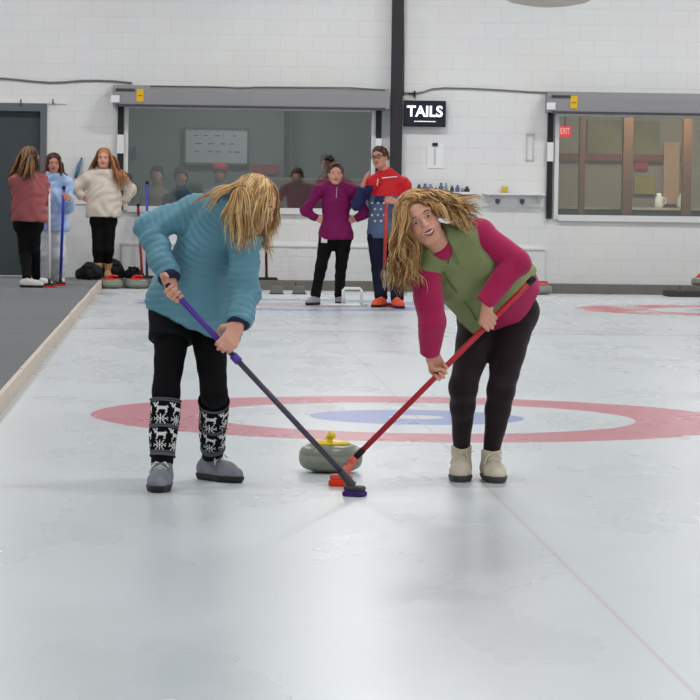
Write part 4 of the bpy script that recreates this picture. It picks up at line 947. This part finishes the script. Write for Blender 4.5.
def shelf(pxl, pxr, pyt, pyb, lab, hooks):
    x0, x1 = W(pxl, pyt).x, W(pxr, pyt).x; z1, z0 = W((pxl+pxr)/2, pyt).z, W((pxl+pxr)/2, pyb).z
    r = empty('wall_shelf', (x0, YW, z0)); tag(r, lab, 'shelf', 'white wall shelves'); c = Vector(r.location)
    MB().b2((0, -.18, z1-z0-.025), (x1-x0, 0, z1-z0)).build('shelf_board', M_white, r); MB().b2((0, -.02, 0), (x1-x0, 0, z1-z0-.025)).build('back_panel', M_white, r)
    for x in (.06, x1-x0-.09): MB().add([(x, 0, z1-z0-.025), (x, -.15, z1-z0-.025), (x, 0, .02), (x+.02, 0, z1-z0-.025), (x+.02, -.15, z1-z0-.025), (x+.02, 0, .02)], [(0, 1, 2), (3, 5, 4), (0, 3, 4, 1), (1, 4, 5, 2), (0, 2, 5, 3)]).build('bracket', M_white, r)
    for hx in hooks:
        xx = W(hx, 200).x-x0
        k = MB().b2((xx-.03, -.03, .05), (xx+.03, -.02, .10)); k.tube([(xx, -.03, .09), (xx, -.07, .06), (xx+.02, -.10, .075)], .008, 6).tube([(xx, -.03, .06), (xx, -.06, .03), (xx-.02, -.08, .05)], .008, 6); k.build('hook', mat('grey_metal', (120, 122, 124)), r, True)
    return r
shelf(482.5, 544, 193, 207, 'white wall shelf with hooks, a yellow tub on top, left of the right window', (497.5, 522))
shelf(410, 472, 192, 206, 'white wall shelf behind the wavy hair, crowded with small dark items', (425, 455))
q = W(504.7, 193, YW-.09)
tub = empty('tub', (q.x, YW-.09, q.z+.001)); tag(tub, 'small yellow tub on the right wall shelf', 'tub')
MB().lathe([(.036, 0), (.044, .07), (.044, .075), (.0, .075)], n=20).build('pot', mat('yellow_tub', (222, 200, 84), .5), tub, True); MB().lathe([(.047, .075), (.047, .088), (.02, .092), (.0, .092)], n=20).build('lid', mat('cream_lid', (226, 216, 160), .5), tub, True)
R_ = random.Random(5)
for i, px in enumerate((419, 425, 430.5, 436, 441, 446, 452, 457.5, 462.5, 467)):
    q = W(px, 192, YW-.09); hgt = R_.uniform(.05, .12); rr_ = R_.uniform(.02, .035)
    o = MB().lathe([(rr_*.9, 0), (rr_, .01), (rr_, hgt*.6), (rr_*.5, hgt*.72), (rr_*.55, hgt), (0, hgt)], (0, 0, 0), 14).build('bottle', [mat('dark_bottle', (52, 56, 66), .4), mat('blue_bottle', (80, 100, 134), .4), mat('grey_bottle', (132, 136, 142), .4)][i % 3], None, True)
    o.location = (q.x, YW-.09, q.z+.001); tag(o, 'small dark or grey bottle in the row on the shelf behind the wavy hair', 'bottle', 'small bottles on the crowded wall shelf')
# blue cloth by the cream hoodie
g0 = W(80, 176, YW-.02)
m = MB(); m.tube([W(81.5, 159, YW-.03), W(79, 165, YW-.05), W(77.5, 172, YW-.06), W(75, 178, YW-.05)], [.02, .05, .055, .035], 8, flat=.5)
o = m.build('cloth', mat('steel_blue_cloth', (96, 132, 160), .9, noise=.4, nscale=20), None, True); tag(o, 'blue-grey cloth hung on the wall between the pale blue and cream hoodies', 'cloth')
MB().tube([W(81.5, 158.5, YW-.0), W(81.5, 158.5, YW-.05)], .012).build('peg', M_guide, o, True)
# lounge behind the windows
YL = YW+T
def lounge(n, x0, x1, dep, mw, mf, z0, z1):
    b = MB(); b.b2((x0, YL+dep, z0), (x1, YL+dep+.1, z1)).b2((x0-.1, YL, z0), (x0, YL+dep, z1)).b2((x1, YL, z0), (x1+.1, YL+dep, z1)).b2((x0, YL, z1), (x1, YL+dep, z1+.1))
    struct(b.build('wall_%s' % n, mw)); struct(MB().b2((x0, YL, z0-.1), (x1, YL+dep, z0)).build('floor_%s' % n, mf))
M_loung = mat('lounge_green_grey', (136, 148, 142), .7, noise=.05, nscale=2); M_lf = mat('lounge_floor', (90, 84, 78), .8)
lx0, lx1 = w1[0]-.5, w1[1]+.5
lounge('lounge', lx0, lx1, 3.2, M_loung, M_lf, .1, 3.0)
rx0, rx1 = w2[0]-.4, w2[1]+.4
lounge('annex', rx0, rx1, 2.6, mat('annex_beige', (176, 164, 148), .7, noise=.15, nscale=2), M_lf, .1, 3.0)
def lamp_in(x, y, z, sx, sy, e, nm='lounge_fill_lamp', lab=None, col=(1, .97, .92)):  # unseen fill lamp, added so a room behind glass does not go dark
    l = bpy.data.lights.new('lamp', 'AREA'); l.shape = 'RECTANGLE'; l.size = sx; l.size_y = sy; l.energy = e; l.color = col
    r = empty(nm, (x, y, z)); tag(r, lab, 'lamp', 'unseen fill lamps added in the lounges')
    MB().b2((-sx/2-.03, -sy/2-.03, .0), (sx/2+.03, sy/2+.03, .05)).build('housing', M_white, r)
    o = bpy.data.objects.new('light', l); COL.objects.link(o); o.parent = r; o.location = (0, 0, -.01)
lamp_in((lx0+lx1)/2, YL+1.6, 2.94, 1.2, .4, E_L1, lab='unseen flat fill lamp added to light the left lounge')
lamp_in((rx0+rx1)/2, YL+.45, 2.94, 1.2, .4, E_L2, lab='unseen flat fill lamp added to light the right lounge', col=(1, .9, .78))  # added close to the window to brighten the fronts of the posts
# left lounge contents: whiteboard, dark post, red board, people, counter
y_ = YL+3.15
wb_ = empty('whiteboard', (P(216, 165, y_).x, y_, P(216, 165, y_).z)); tag(wb_, 'wide whiteboard on the far wall inside the left lounge', 'whiteboard')
a, b = P(183.5, 164.5, y_), P(249.5, 128, y_); c = Vector(wb_.location)
MB().b2(Vector((a.x, y_-.03, a.z))-c, Vector((b.x, y_, b.z))-c).build('board', mat('board_face', (206, 208, 220), .4), wb_)
fr = MB(); 
for u, v_ in (((a.x, a.z), (b.x, a.z+.03)), ((a.x, b.z-.03), (b.x, b.z)), ((a.x, a.z), (a.x+.03, b.z)), ((b.x-.03, a.z), (b.x, b.z))): fr.b2(Vector((u[0], y_-.045, u[1]))-c, Vector((v_[0], y_-.031, v_[1]))-c)
fr.build('frame', mat('board_frame', (120, 118, 116), .5), wb_)
ink = MB(); R_ = random.Random(3)
for i in range(3):
    zz = b.z-.12-.11*i; x = a.x+.15
    while x < b.x-.2:
        l = R_.uniform(.02, .10); ink.b2(Vector((x, y_-.033, zz))-c, Vector((x+l, y_-.0305, zz+.014))-c); x += l+R_.uniform(.03, .14)
ink.build('pen_marks', mat('pen_ink', (110, 112, 140), .6), wb_)
a, b = P(284, 163, y_-.3), P(290, 113, y_-.3)
o = MB().b2((a.x, y_-.3, .1), (b.x, y_-.15, 2.95)).build('pillar', mat('dark_pillar', (42, 44, 48), .6)); tag(o, 'dark narrow pillar inside the left lounge right of the whiteboard', 'pillar')
a, b = P(252, 174, y_), P(279, 165, y_); o = MB().b2((a.x, y_-.04, a.z), (b.x, y_-.001, b.z)).build('wall_sign', mat('dull_red', (170, 66, 62), .6)); tag(o, 'small dull red panel low on the left lounge wall', 'sign')
a, b = P(132, 160, y_), P(136, 147, y_); o = MB().b2((a.x, y_-.1, a.z), (b.x, y_-.001, b.z)).build('fire_blanket_case', mat('blue_case', (52, 70, 120), .6), bevel=.01); tag(o, 'small blue case on the lounge wall at the left end', 'case')
# counter below the window
ca, cb_ = P(252, 208, YL+.5), P(373, 181, YL+.9)
ct = empty('counter', ((ca.x+cb_.x)/2, YL+.9, .1)); tag(ct, 'low dusky pink partition inside the left lounge behind the standing pair', 'partition')
MB().b2((ca.x-ct.location.x, -.03, 0), (cb_.x-ct.location.x+.3, .03, cb_.z-.1)).build('panel', mat('dusky_pink_panel', (178, 146, 140), .7), ct)
MB().b2((ca.x-ct.location.x, -.05, cb_.z-.1), (cb_.x-ct.location.x+.3, .05, cb_.z-.07)).build('top_rail', mat('pale_rail', (190, 180, 172), .6), ct)
def sitter(px, pyh, Y, w, topc, hairc, lab, hat=None, skinc=SK, h_=.018):
    hc = P(px, pyh, Y); floor_z = .1; r = empty('person', (hc.x, Y, floor_z)); tag(r, lab, 'person', 'people inside the left lounge'); O = Vector(r.location); hc = hc-O
    F = Field(Vector((-.5, -.6, -.05)), Vector((.5, .5, hc.z+.3)), h_)
    hz = hc.z; sh = hz-.27; seat = max(.42, sh-.52)
    F.cone((0, 0, seat), (0, 0, sh-.05), .13, .15, .03, flat=(0, 1, 0), fs=.7); F.cone((0, 0, sh-.03), (0, 0, hz-.05), .06, .05, .03)
    for s in (-1, 1):
        F.cone((0, 0, sh), (s*w*.42, 0, sh-.02), .055, .055, .03); F.cone((s*w*.42, 0, sh-.02), (s*w*.55, -.06, sh-.27), .045, .04, .02); F.cone((s*w*.55, -.06, sh-.27), (s*w*.25, -.22, sh-.30), .038, .032, .02)
        F.cone((s*.09, 0, seat), (s*.11, -.02 if seat > .6 else -.38, seat-.32 if seat > .6 else seat), .085, .07, .02); F.cone((s*.11, -.02 if seat > .6 else -.38, seat-.32 if seat > .6 else seat), (s*.11, -.02 if seat > .6 else -.38, .06), .065, .045, .02); F.cone((s*.11, -.02 if seat > .6 else -.38, .04), (s*.11, -.14 if seat > .6 else -.5, .04), .04, .035, .02)
    head_prims(F, (0, -.01, hz), (0, -1, 0), (0, 0, 1), 1.0)
    v, f = F.mesh(); body = mk('body', v, f, skinc, r, True)
    F = Field(Vector((-.5, -.6, 0)), Vector((.5, .5, hz)), h_)
    F.cone((0, 0, seat-.08), (0, 0, sh-.05), .17, .175, .03, flat=(0, 1, 0), fs=.75); F.cone((0, 0, sh-.02), (0, 0, hz-.12), .075, .065, .03)
    for s in (-1, 1): F.cone((0, 0, sh), (s*w*.42, 0, sh-.02), .07, .07, .03); F.cone((s*w*.42, 0, sh-.02), (s*w*.55, -.06, sh-.27), .064, .056, .02); F.cone((s*w*.55, -.06, sh-.27), (s*w*.30, -.20, sh-.30), .055, .045, .02)
    v, f = F.mesh(); mk('jumper', v, f, mat('jumper_%d_%d_%d' % topc, topc, .85), r, True)
    F = Field(Vector((-.5, -.6, -.02)), Vector((.5, .5, seat+.2)), h_)
    for s in (-1, 1): kx = -.02 if seat > .6 else -.38; kz = seat-.32 if seat > .6 else seat; F.cone((s*.09, 0, seat), (s*.11, kx, kz), .105, .085, .03); F.cone((s*.11, kx, kz), (s*.11, kx, .10), .082, .065, .02)
    v, f = F.mesh(); mk('trousers', v, f, mat('dark_trousers', (34, 36, 44), .85), r, True)
    hair(r, Vector((0, -.01, hz)), V(0, -1, 0), V(0, 0, 1), 1.03, [mat('hair_%d_%d_%d' % hairc, hairc, .7)], 60, .10, .012, (0, .3, -1), 0, 0, [], seed=int(px), front=.1)
    if hat:
        MB().lathe([(.10, .03), (.105, .06), (.095, .10), (.06, .135), (0, .145)], (0, -.01, hz), 18).build('cap', mat('red_cap', (176, 60, 56), .8), r, True)
    return r
sitter(157, 175, YL+2.6, .36, (150, 134, 112), (52, 40, 36), 'dark-haired person in a sand top inside the lounge, leftmost behind the glass')
sitter(181, 177, YL+1.6, .42, (52, 62, 96), (46, 38, 36), 'person in a navy top inside the left lounge, below the whiteboard left half')
sitter(219.5, 173, YL+2.2, .44, (112, 134, 168), (60, 46, 40), 'person in a red cap and blue-grey top behind the glass near the blond hair', True)
sitter(297, 177, YL+2.1, .44, (170, 138, 118), (38, 30, 30), 'dark-haired person in a tan top behind the glass beside the plum fleece')
sitter(326.5, 164, YL+1.3, .44, (116, 48, 62), (24, 20, 24), 'dark-haired person in a maroon top behind the glass, tallest in the lounge')
a = P(150, 195, YL+.3)
# right lounge contents
M_post = mat('brown_post', (118, 84, 60), .6, noise=.2, nscale=8)
for (l, r_, lb) in ((580, 585.5, 'slim brown wooden post in the right lounge, nearest the EXIT sign'), (623.5, 633, 'thick brown wooden post in the middle of the right lounge'), (683.5, 692, 'reddish brown wooden post in the right lounge, nearest the photo edge')):
    Yp = YL+.9; a, b = P(l, 150, Yp), P(r_, 150, Yp); o = MB().b2((a.x, Yp, .1), (b.x, Yp+.15, 3.0)).build('wooden_post', M_post); tag(o, lb, 'post', 'wooden posts in the right lounge')
Yp = YL+1.15; a = P(560, 206.5, Yp)
cr_ = empty('long_bench', ((rx0+rx1)/2, Yp, .1)); tag(cr_, 'long counter with a pale top and dark front across the right lounge', 'counter')
MB().b2((rx0-cr_.location.x+.05, .02, 0), (rx1-cr_.location.x-.05, .5, a.z-.1-.03)).build('front', mat('dark_green_front', (72, 84, 80), .7), cr_); MB().b2((rx0-cr_.location.x+.02, 0, a.z-.13), (rx1-cr_.location.x-.02, .55, a.z-.1)).build('top', mat('pale_top', (196, 182, 152), .5), cr_)
Yp = YL+2.55
def panel(n, l, t, r_, b, m, lab, cat, y=Yp, th=.03):
    A_, B_ = P(l, b, y), P(r_, t, y); return tag(MB().b2((A_.x, y, A_.z), (B_.x, y+th, B_.z)).build(n, m), lab, cat)
panel('notice_panel', 587, 121, 660, 158, mat('olive_beige_panel', (150, 142, 108), .7, noise=.5, nscale=3), 'mottled olive panel on the far wall of the right lounge', 'panel')
panel('wooden_rail', 559, 155, 681, 160, mat('rust_rail', (146, 92, 74), .7, noise=.3), 'rust-coloured rail across the far wall of the right lounge', 'rail', Yp-.05)
panel('red_notice', 635, 160, 648, 169, mat('red_notice', (196, 70, 70), .7), 'small red notice under the rust-coloured rail in the right lounge', 'notice', Yp-.02)
panel('yellow_notice', 634, 176, 655, 194, mat('ochre_notice', (176, 160, 90), .7, noise=.2), 'ochre poster on the far wall of the right lounge', 'poster', Yp-.02)
panel('curtain', 663, 142, 680, 204, mat('peach_curtain', (206, 168, 134), .8, noise=.15), 'peach curtain strip on the far wall of the right lounge', 'curtain', Yp-.12, .04)
for (px, lab, ccol) in ((659, 'white jug on the right lounge counter beside the curtain', (226, 226, 222)), (681.5, 'pale green and white tub on the right lounge counter near the reddish post', (196, 206, 192))):
    q = P(px, 206, YL+1.35); o = MB().lathe([(.05, 0), (.06, .02), (.055, .12), (.03, .16), (.032, .19), (0, .19)], n=16).build('jug', mat('jug_%d' % px, ccol, .5), None, True); o.location = (q.x, YL+1.35, a.z+.002); tag(o, lab, 'jug')
    MB().tube([(.05, 0, .04), (.09, 0, .06), (.085, 0, .12), (.04, 0, .14)], .008, 6).build('handle', mat('jug_%d' % px, ccol), o, True)
# EXIT sign, hung inside the right lounge
Ye = YL+.35; a, b = P(559.5, 137, Ye), P(571, 126, Ye)
ex = empty('exit_sign', ((a.x+b.x)/2, Ye, a.z)); tag(ex, 'small glowing red EXIT sign at the top left of the right window', 'sign'); w_, h_ = b.x-a.x, b.z-a.z
MB().b2((-w_/2, 0, 0), (w_/2, .04, h_)).build('case', mat('exit_red', (230, 30, 44), .5, emit=(235, 30, 46), estr=1.0), ex)
MB().tube([(0, .02, h_), (0, .02, 2.97-a.z)], .01).build('rod', M_guide, ex)
cu_ = bpy.data.curves.new('EXIT', 'FONT'); cu_.body = 'EXIT'; cu_.align_x = 'CENTER'; cu_.size = .098; cu_.extrude = .001; cu_.offset = .0015
to = bpy.data.objects.new('t', cu_); COL.objects.link(to); dg = bpy.context.evaluated_depsgraph_get(); tm = bpy.data.meshes.new_from_object(to.evaluated_get(dg)); bpy.data.objects.remove(to)
tm.materials.clear(); tm.materials.append(mat('exit_letters', (255, 190, 190), .5, emit=(255, 170, 170), estr=1.2)); tt = bpy.data.objects.new('lettering', tm); COL.objects.link(tt); tt.parent = ex; tt.location = (-.004, -.004, h_*.28); tt.rotation_euler = (PI/2, 0, 0); tt.scale = (.62, 1.15, 1)
# ---------------------------------------------------------------- stones, hacks, hoop
M_gran = mat('grey_granite', (124, 130, 118), .28, .5, noise=.22, nscale=220); M_band = mat('pale_striking_band', (140, 145, 134), .5, .4, noise=.15, nscale=200)
def stone(loc, rz, col, lab, group=None, nm='curling_stone', hmat=None):
    r = empty(nm, loc, rz); tag(r, lab, 'curling stone', group)
    MB().lathe([(.058, .004), (.062, 0), (.070, 0), (.080, .005), (.106, .010), (.127, .019), (.138, .031), (.1425, .043), (.1425, .076), (.139, .088), (.130, .099), (.114, .108), (.097, .113), (.085, .114), (0, .114)], n=64).build('granite_body', M_gran, r, True)
    MB().lathe([(.1422, .0475), (.1432, .050), (.1432, .068), (.1422, .0705)], n=64).build('striking_band', M_band, r, True)
    zo = .0
    MB().lathe([(.088, .1135), (.090, .117), (.086, .122), (.05, .128), (.028, .130), (0, .130)], n=40).build('handle_plate', col, r, True)
    MB().tube([(0, .048, .118), (0, .050, .132), (0, .040, .145), (0, .015, .154), (0, -.03, .158), (0, -.080, .154), (0, -.092, .148)], [.030, .021, .015, .0135, .013, .012, .008], 14).build('handle', col, r, True)
    return r
M_yel = mat('yellow_plastic', (236, 206, 34), .35, .5); M_rd = mat('red_plastic', (212, 40, 44), .4, .5)
g = G(330.5, 472.0); YS = stone((g.x, g.y+.0, 0), math.radians(4), M_yel, 'grey granite curling stone with a yellow handle sliding between the two sweepers'); YS.scale = (1, 1, 1.12)
g1 = G(111, 288.5); g2 = G(136.5, 288.5)
rs = stone((g1.x, g1.y, 0), math.radians(70), M_rd, 'red-handled curling stone beside the tan boots, at the corner of the walkway')
def copy_tree(o, parent=None):
    c = o.copy(); COL.objects.link(c)
    if parent is not None: c.parent = parent
    for ch in list(o.children): copy_tree(ch, c)
    return c
for (loc, rz, lab) in (((g2.x, g2.y, 0), 60, 'red-handled curling stone partly hidden by the blue sleeve, second from the walkway'),
                       ((P(541, 291, 40.5).x, 40.55, 0), 85, 'red-handled curling stone just right of the raspberry jersey hip'),
                       ((P(703, 284, 41.4).x, 41.45, CZ), 80, 'red-handled curling stone on the ledge at the far right edge')):
    c = copy_tree(rs); c.location = loc; c.rotation_euler = (0, 0, math.radians(rz)); c['label'] = lab
M_rub = mat('grey_rubber_hack', (96, 98, 98), .9)
def hack(px, lab):
    g = G(px, 294); r = empty('hack', (g.x, g.y, 0)); tag(r, lab, 'hack', 'foot hacks of the far sheet')
    MB().b2((-.085, -.10, 0), (.085, .10, .012)).build('plate', mat('dark_plate', (66, 68, 68), .7), r)
    MB().add([(-.075, -.08, .012), (.075, -.08, .012), (.075, .08, .012), (-.075, .08, .012), (-.07, -.02, .085), (.07, -.02, .085), (.07, .06, .095), (-.07, .06, .095)], [(0, 1, 5, 4), (4, 5, 6, 7), (1, 2, 6, 5), (2, 3, 7, 6), (3, 0, 4, 7), (0, 3, 2, 1)]).build('rubber_block', M_rub, r, bevel=.008)
hack(276.5, 'grey rubber foot hack on the ice, nearer the person in blue'); hack(299, 'grey rubber foot hack on the ice, nearer the plum fleece')
# white hoop
gl, gr_ = G(343, 306.5), G(361, 306.5); r = empty('hoop_stand', ((gl.x+gr_.x)/2, gl.y, 0)); tag(r, 'small white pipe hoop standing on the ice in front of the standing pair', 'hoop')
w_ = gr_.x-gl.x; M_pvc = mat('white_pvc', (236, 238, 238), .4)
hz = P(352, 288.5, gl.y).z
MB().tube([(-w_/2, 0, .02), (-w_/2, 0, hz-.02), (-w_/2+.02, 0, hz), (w_/2-.02, 0, hz), (w_/2, 0, hz-.02), (w_/2, 0, .02)], .017, 10).build('arch', M_pvc, r, True)
for s in (-1, 1): MB().tube([(s*w_/2-.22, -.06, .017), (s*w_/2-.02, 0, .017), (s*w_/2+.06, .03, .017)], .016, 10).build('foot_rail', M_pvc, r, True)
# bags on the walkway
def bag(pts, rs_, lab, nm, m):
    g = Vector((pts[0].x, pts[0].y, CZ)); r = empty(nm, g); tag(r, lab, 'bag', None)
    P_ = [p-g for p in pts]; F = Field(Vector((min(p.x for p in P_)-.4, -.5, -.05)), Vector((max(p.x for p in P_)+.4, .5, .5)), .012)
    F.chain(P_, rs_, .06); F.cut((0, 0, .0), (0, 0, -1), 3)
    F.D[:, :, :max(0, int((0-F.lo[2])/F.h))+1] = 1
    v, f = F.mesh(); v = laplace(v, f, 2); nn = vnormals(v, f); v = v+nn*(np.sin(v[:, 0]*40+6*v[:, 2])*np.sin(v[:, 1]*30+v[:, 2]*25)*.008)[:, None]
    v[:, 2] = np.maximum(v[:, 2], .001); mk('bag_body', v, f, m, r, True)
    a, b = P_[0], P_[-1]; mid = a.lerp(b, .5)
    MB().tube([a+Vector((.05, -.05, rs_[0]*.9)), mid+Vector((-.06, -.12, .10)), mid+Vector((.06, -.12, .09)), b+Vector((-.05, -.05, rs_[-1]*.9))], .014, 6).build('strap', mat('black_strap', (26, 26, 30), .8), r, True)
M_bag = mat('black_nylon', (20, 21, 25), .6, .3, noise=.3, nscale=15)
yb_ = 40.9; pz = lambda px, y: Vector((P(px, 274, y).x, y, CZ))
# carpet ends at x = -1.2 so the bags stay on it
bag([pz(80, yb_)+Vector((0, 0, .07)), pz(90, yb_)+Vector((0, 0, .10)), pz(96, yb_)+Vector((0, 0, .08))], [.07, .11, .09], 'slouched black bag behind the tan boots, left of them', 'holdall', M_bag)
# the bag between boots and stones stands on a low plinth board at the ice edge
bag([pz(108, 41.5)+Vector((0, 0, .13)), pz(114, 41.5)+Vector((0, 0, .11)), pz(120, 41.5)+Vector((0, 0, .05))], [.14, .12, .06], 'slouched black bag against the wall, right of the tan boots', 'backpack', M_bag)
bag([pz(127, 41.5)+Vector((0, 0, .06)), pz(134, 41.5)+Vector((0, 0, .06)), pz(140, 41.5)+Vector((0, 0, .04))], [.05, .08, .05], 'small flat black bag behind the stone next to the blue sleeve', 'pouch', M_bag)
# brooms leaning on the wall
def wall_broom(px, y_t, y_b, Yt, Yb, z0, lab, sm, pad=None, w=.22):
    t, b = P(px[0], y_t, Yt), P(px[1], y_b, Yb); b.z = z0+.07
    return broom('curling_broom', lab, t, b, sm, sm, M_dk, pad or M_dk, (1, 0), r=.017, hl=w, contact_z=z0)
zl = CZ
wall_broom((265, 266.5), 190, 277, 41.85, 41.6, zl, 'black-headed broom leaning on the wall between the blue jacket and the standing pair', mat('maroon_pole', (92, 40, 48), .5), None, .30)
wall_broom((147, 147), 182, 270, 41.85, 41.65, zl, 'blue-violet broom leaning upright against the left window corner', mat('violet_blue_pole', (84, 80, 180), .5))
wall_broom((138, 142), 205, 277, 41.85, 41.3, zl, 'dark red broom leaning on the wall behind the stones by the blue sleeve', mat('dark_red_pole', (150, 34, 46), .5))
wl = MB().b2((W(66, 262).x, YW-.02, CZ+.62), (W(70, 262).x, YW-.001, CZ+.70)).build('socket', M_white); tag(wl, 'small white wall socket between the door frame and the cream hoodie', 'socket')
# round fixture at the top edge
Yf = 34.0; q = P(548, -22, Yf); zb = P(548, 7.5, Yf).z
r = empty('ceiling_fixture', (q.x, Yf, zb)); tag(r, 'big pale rounded ceiling fixture cut off by the top edge of the photo', 'ceiling fixture')
MB().lathe([(.02, 0), (.20, .015), (.38, .05), (.53, .12), (.62, .22), (.64, .34), (.58, .46), (.36, .55), (.05, .60), (0, .6)], n=40).build('shade', mat('cream_fabric_shade', (196, 190, 182), .7, noise=.06, nscale=6), r, True)
MB().tube([(0, 0, .6), (0, 0, CEIL-zb)], .03).build('rod', M_guide, r, True)
# hall lamps
def hall_lamp(x, y, e, lab):
    r = empty('strip_lamp', (x, y, LZ)); tag(r, lab, 'lamp', 'strip lamps over the ice')
    MB().b2((-.62, -.17, 0), (.62, .17, .08)).build('housing', M_white, r)
    MB().b2((-.60, -.15, -.012), (.60, .15, 0)).build('diffuser', mat('lamp_diffuser', (250, 250, 248), .5, emit=(255, 252, 246), estr=3.0), r)
    for s in (-1, 1): MB().tube([(s*.5, 0, .08), (s*.5, 0, CEIL-LZ)], .008, 6).build('hanger', M_guide, r)
    l = bpy.data.lights.new('lamp', 'AREA'); l.shape = 'RECTANGLE'; l.size = 1.2; l.size_y = .3; l.energy = e; l.color = LCOL
    o = bpy.data.objects.new('light', l); COL.objects.link(o); o.parent = r; o.location = (0, 0, -.03)
LZ = 5.3
for x in (-2.9, 1.9, 6.4, 11.2):
    for y in (2, 8, 14, 20, 26, 32, 38.6): hall_lamp(x, y, E_H*(E_WALL if y > 38 else 1), 'long white strip lamp hanging from the ceiling over the ice, out of the picture')
wd = bpy.data.worlds.new('world'); scn.world = wd; wd.use_nodes = True; wd.node_tree.nodes['Background'].inputs[0].default_value = (.82, .86, .90, 1); wd.node_tree.nodes['Background'].inputs[1].default_value = E_W
vs_ = scn.view_settings; vs_.view_transform = 'Standard'; vs_.look = 'None'; vs_.gamma = 1; vs_.exposure = EXPO
try: vs_.use_curve_mapping = False
except Exception: pass
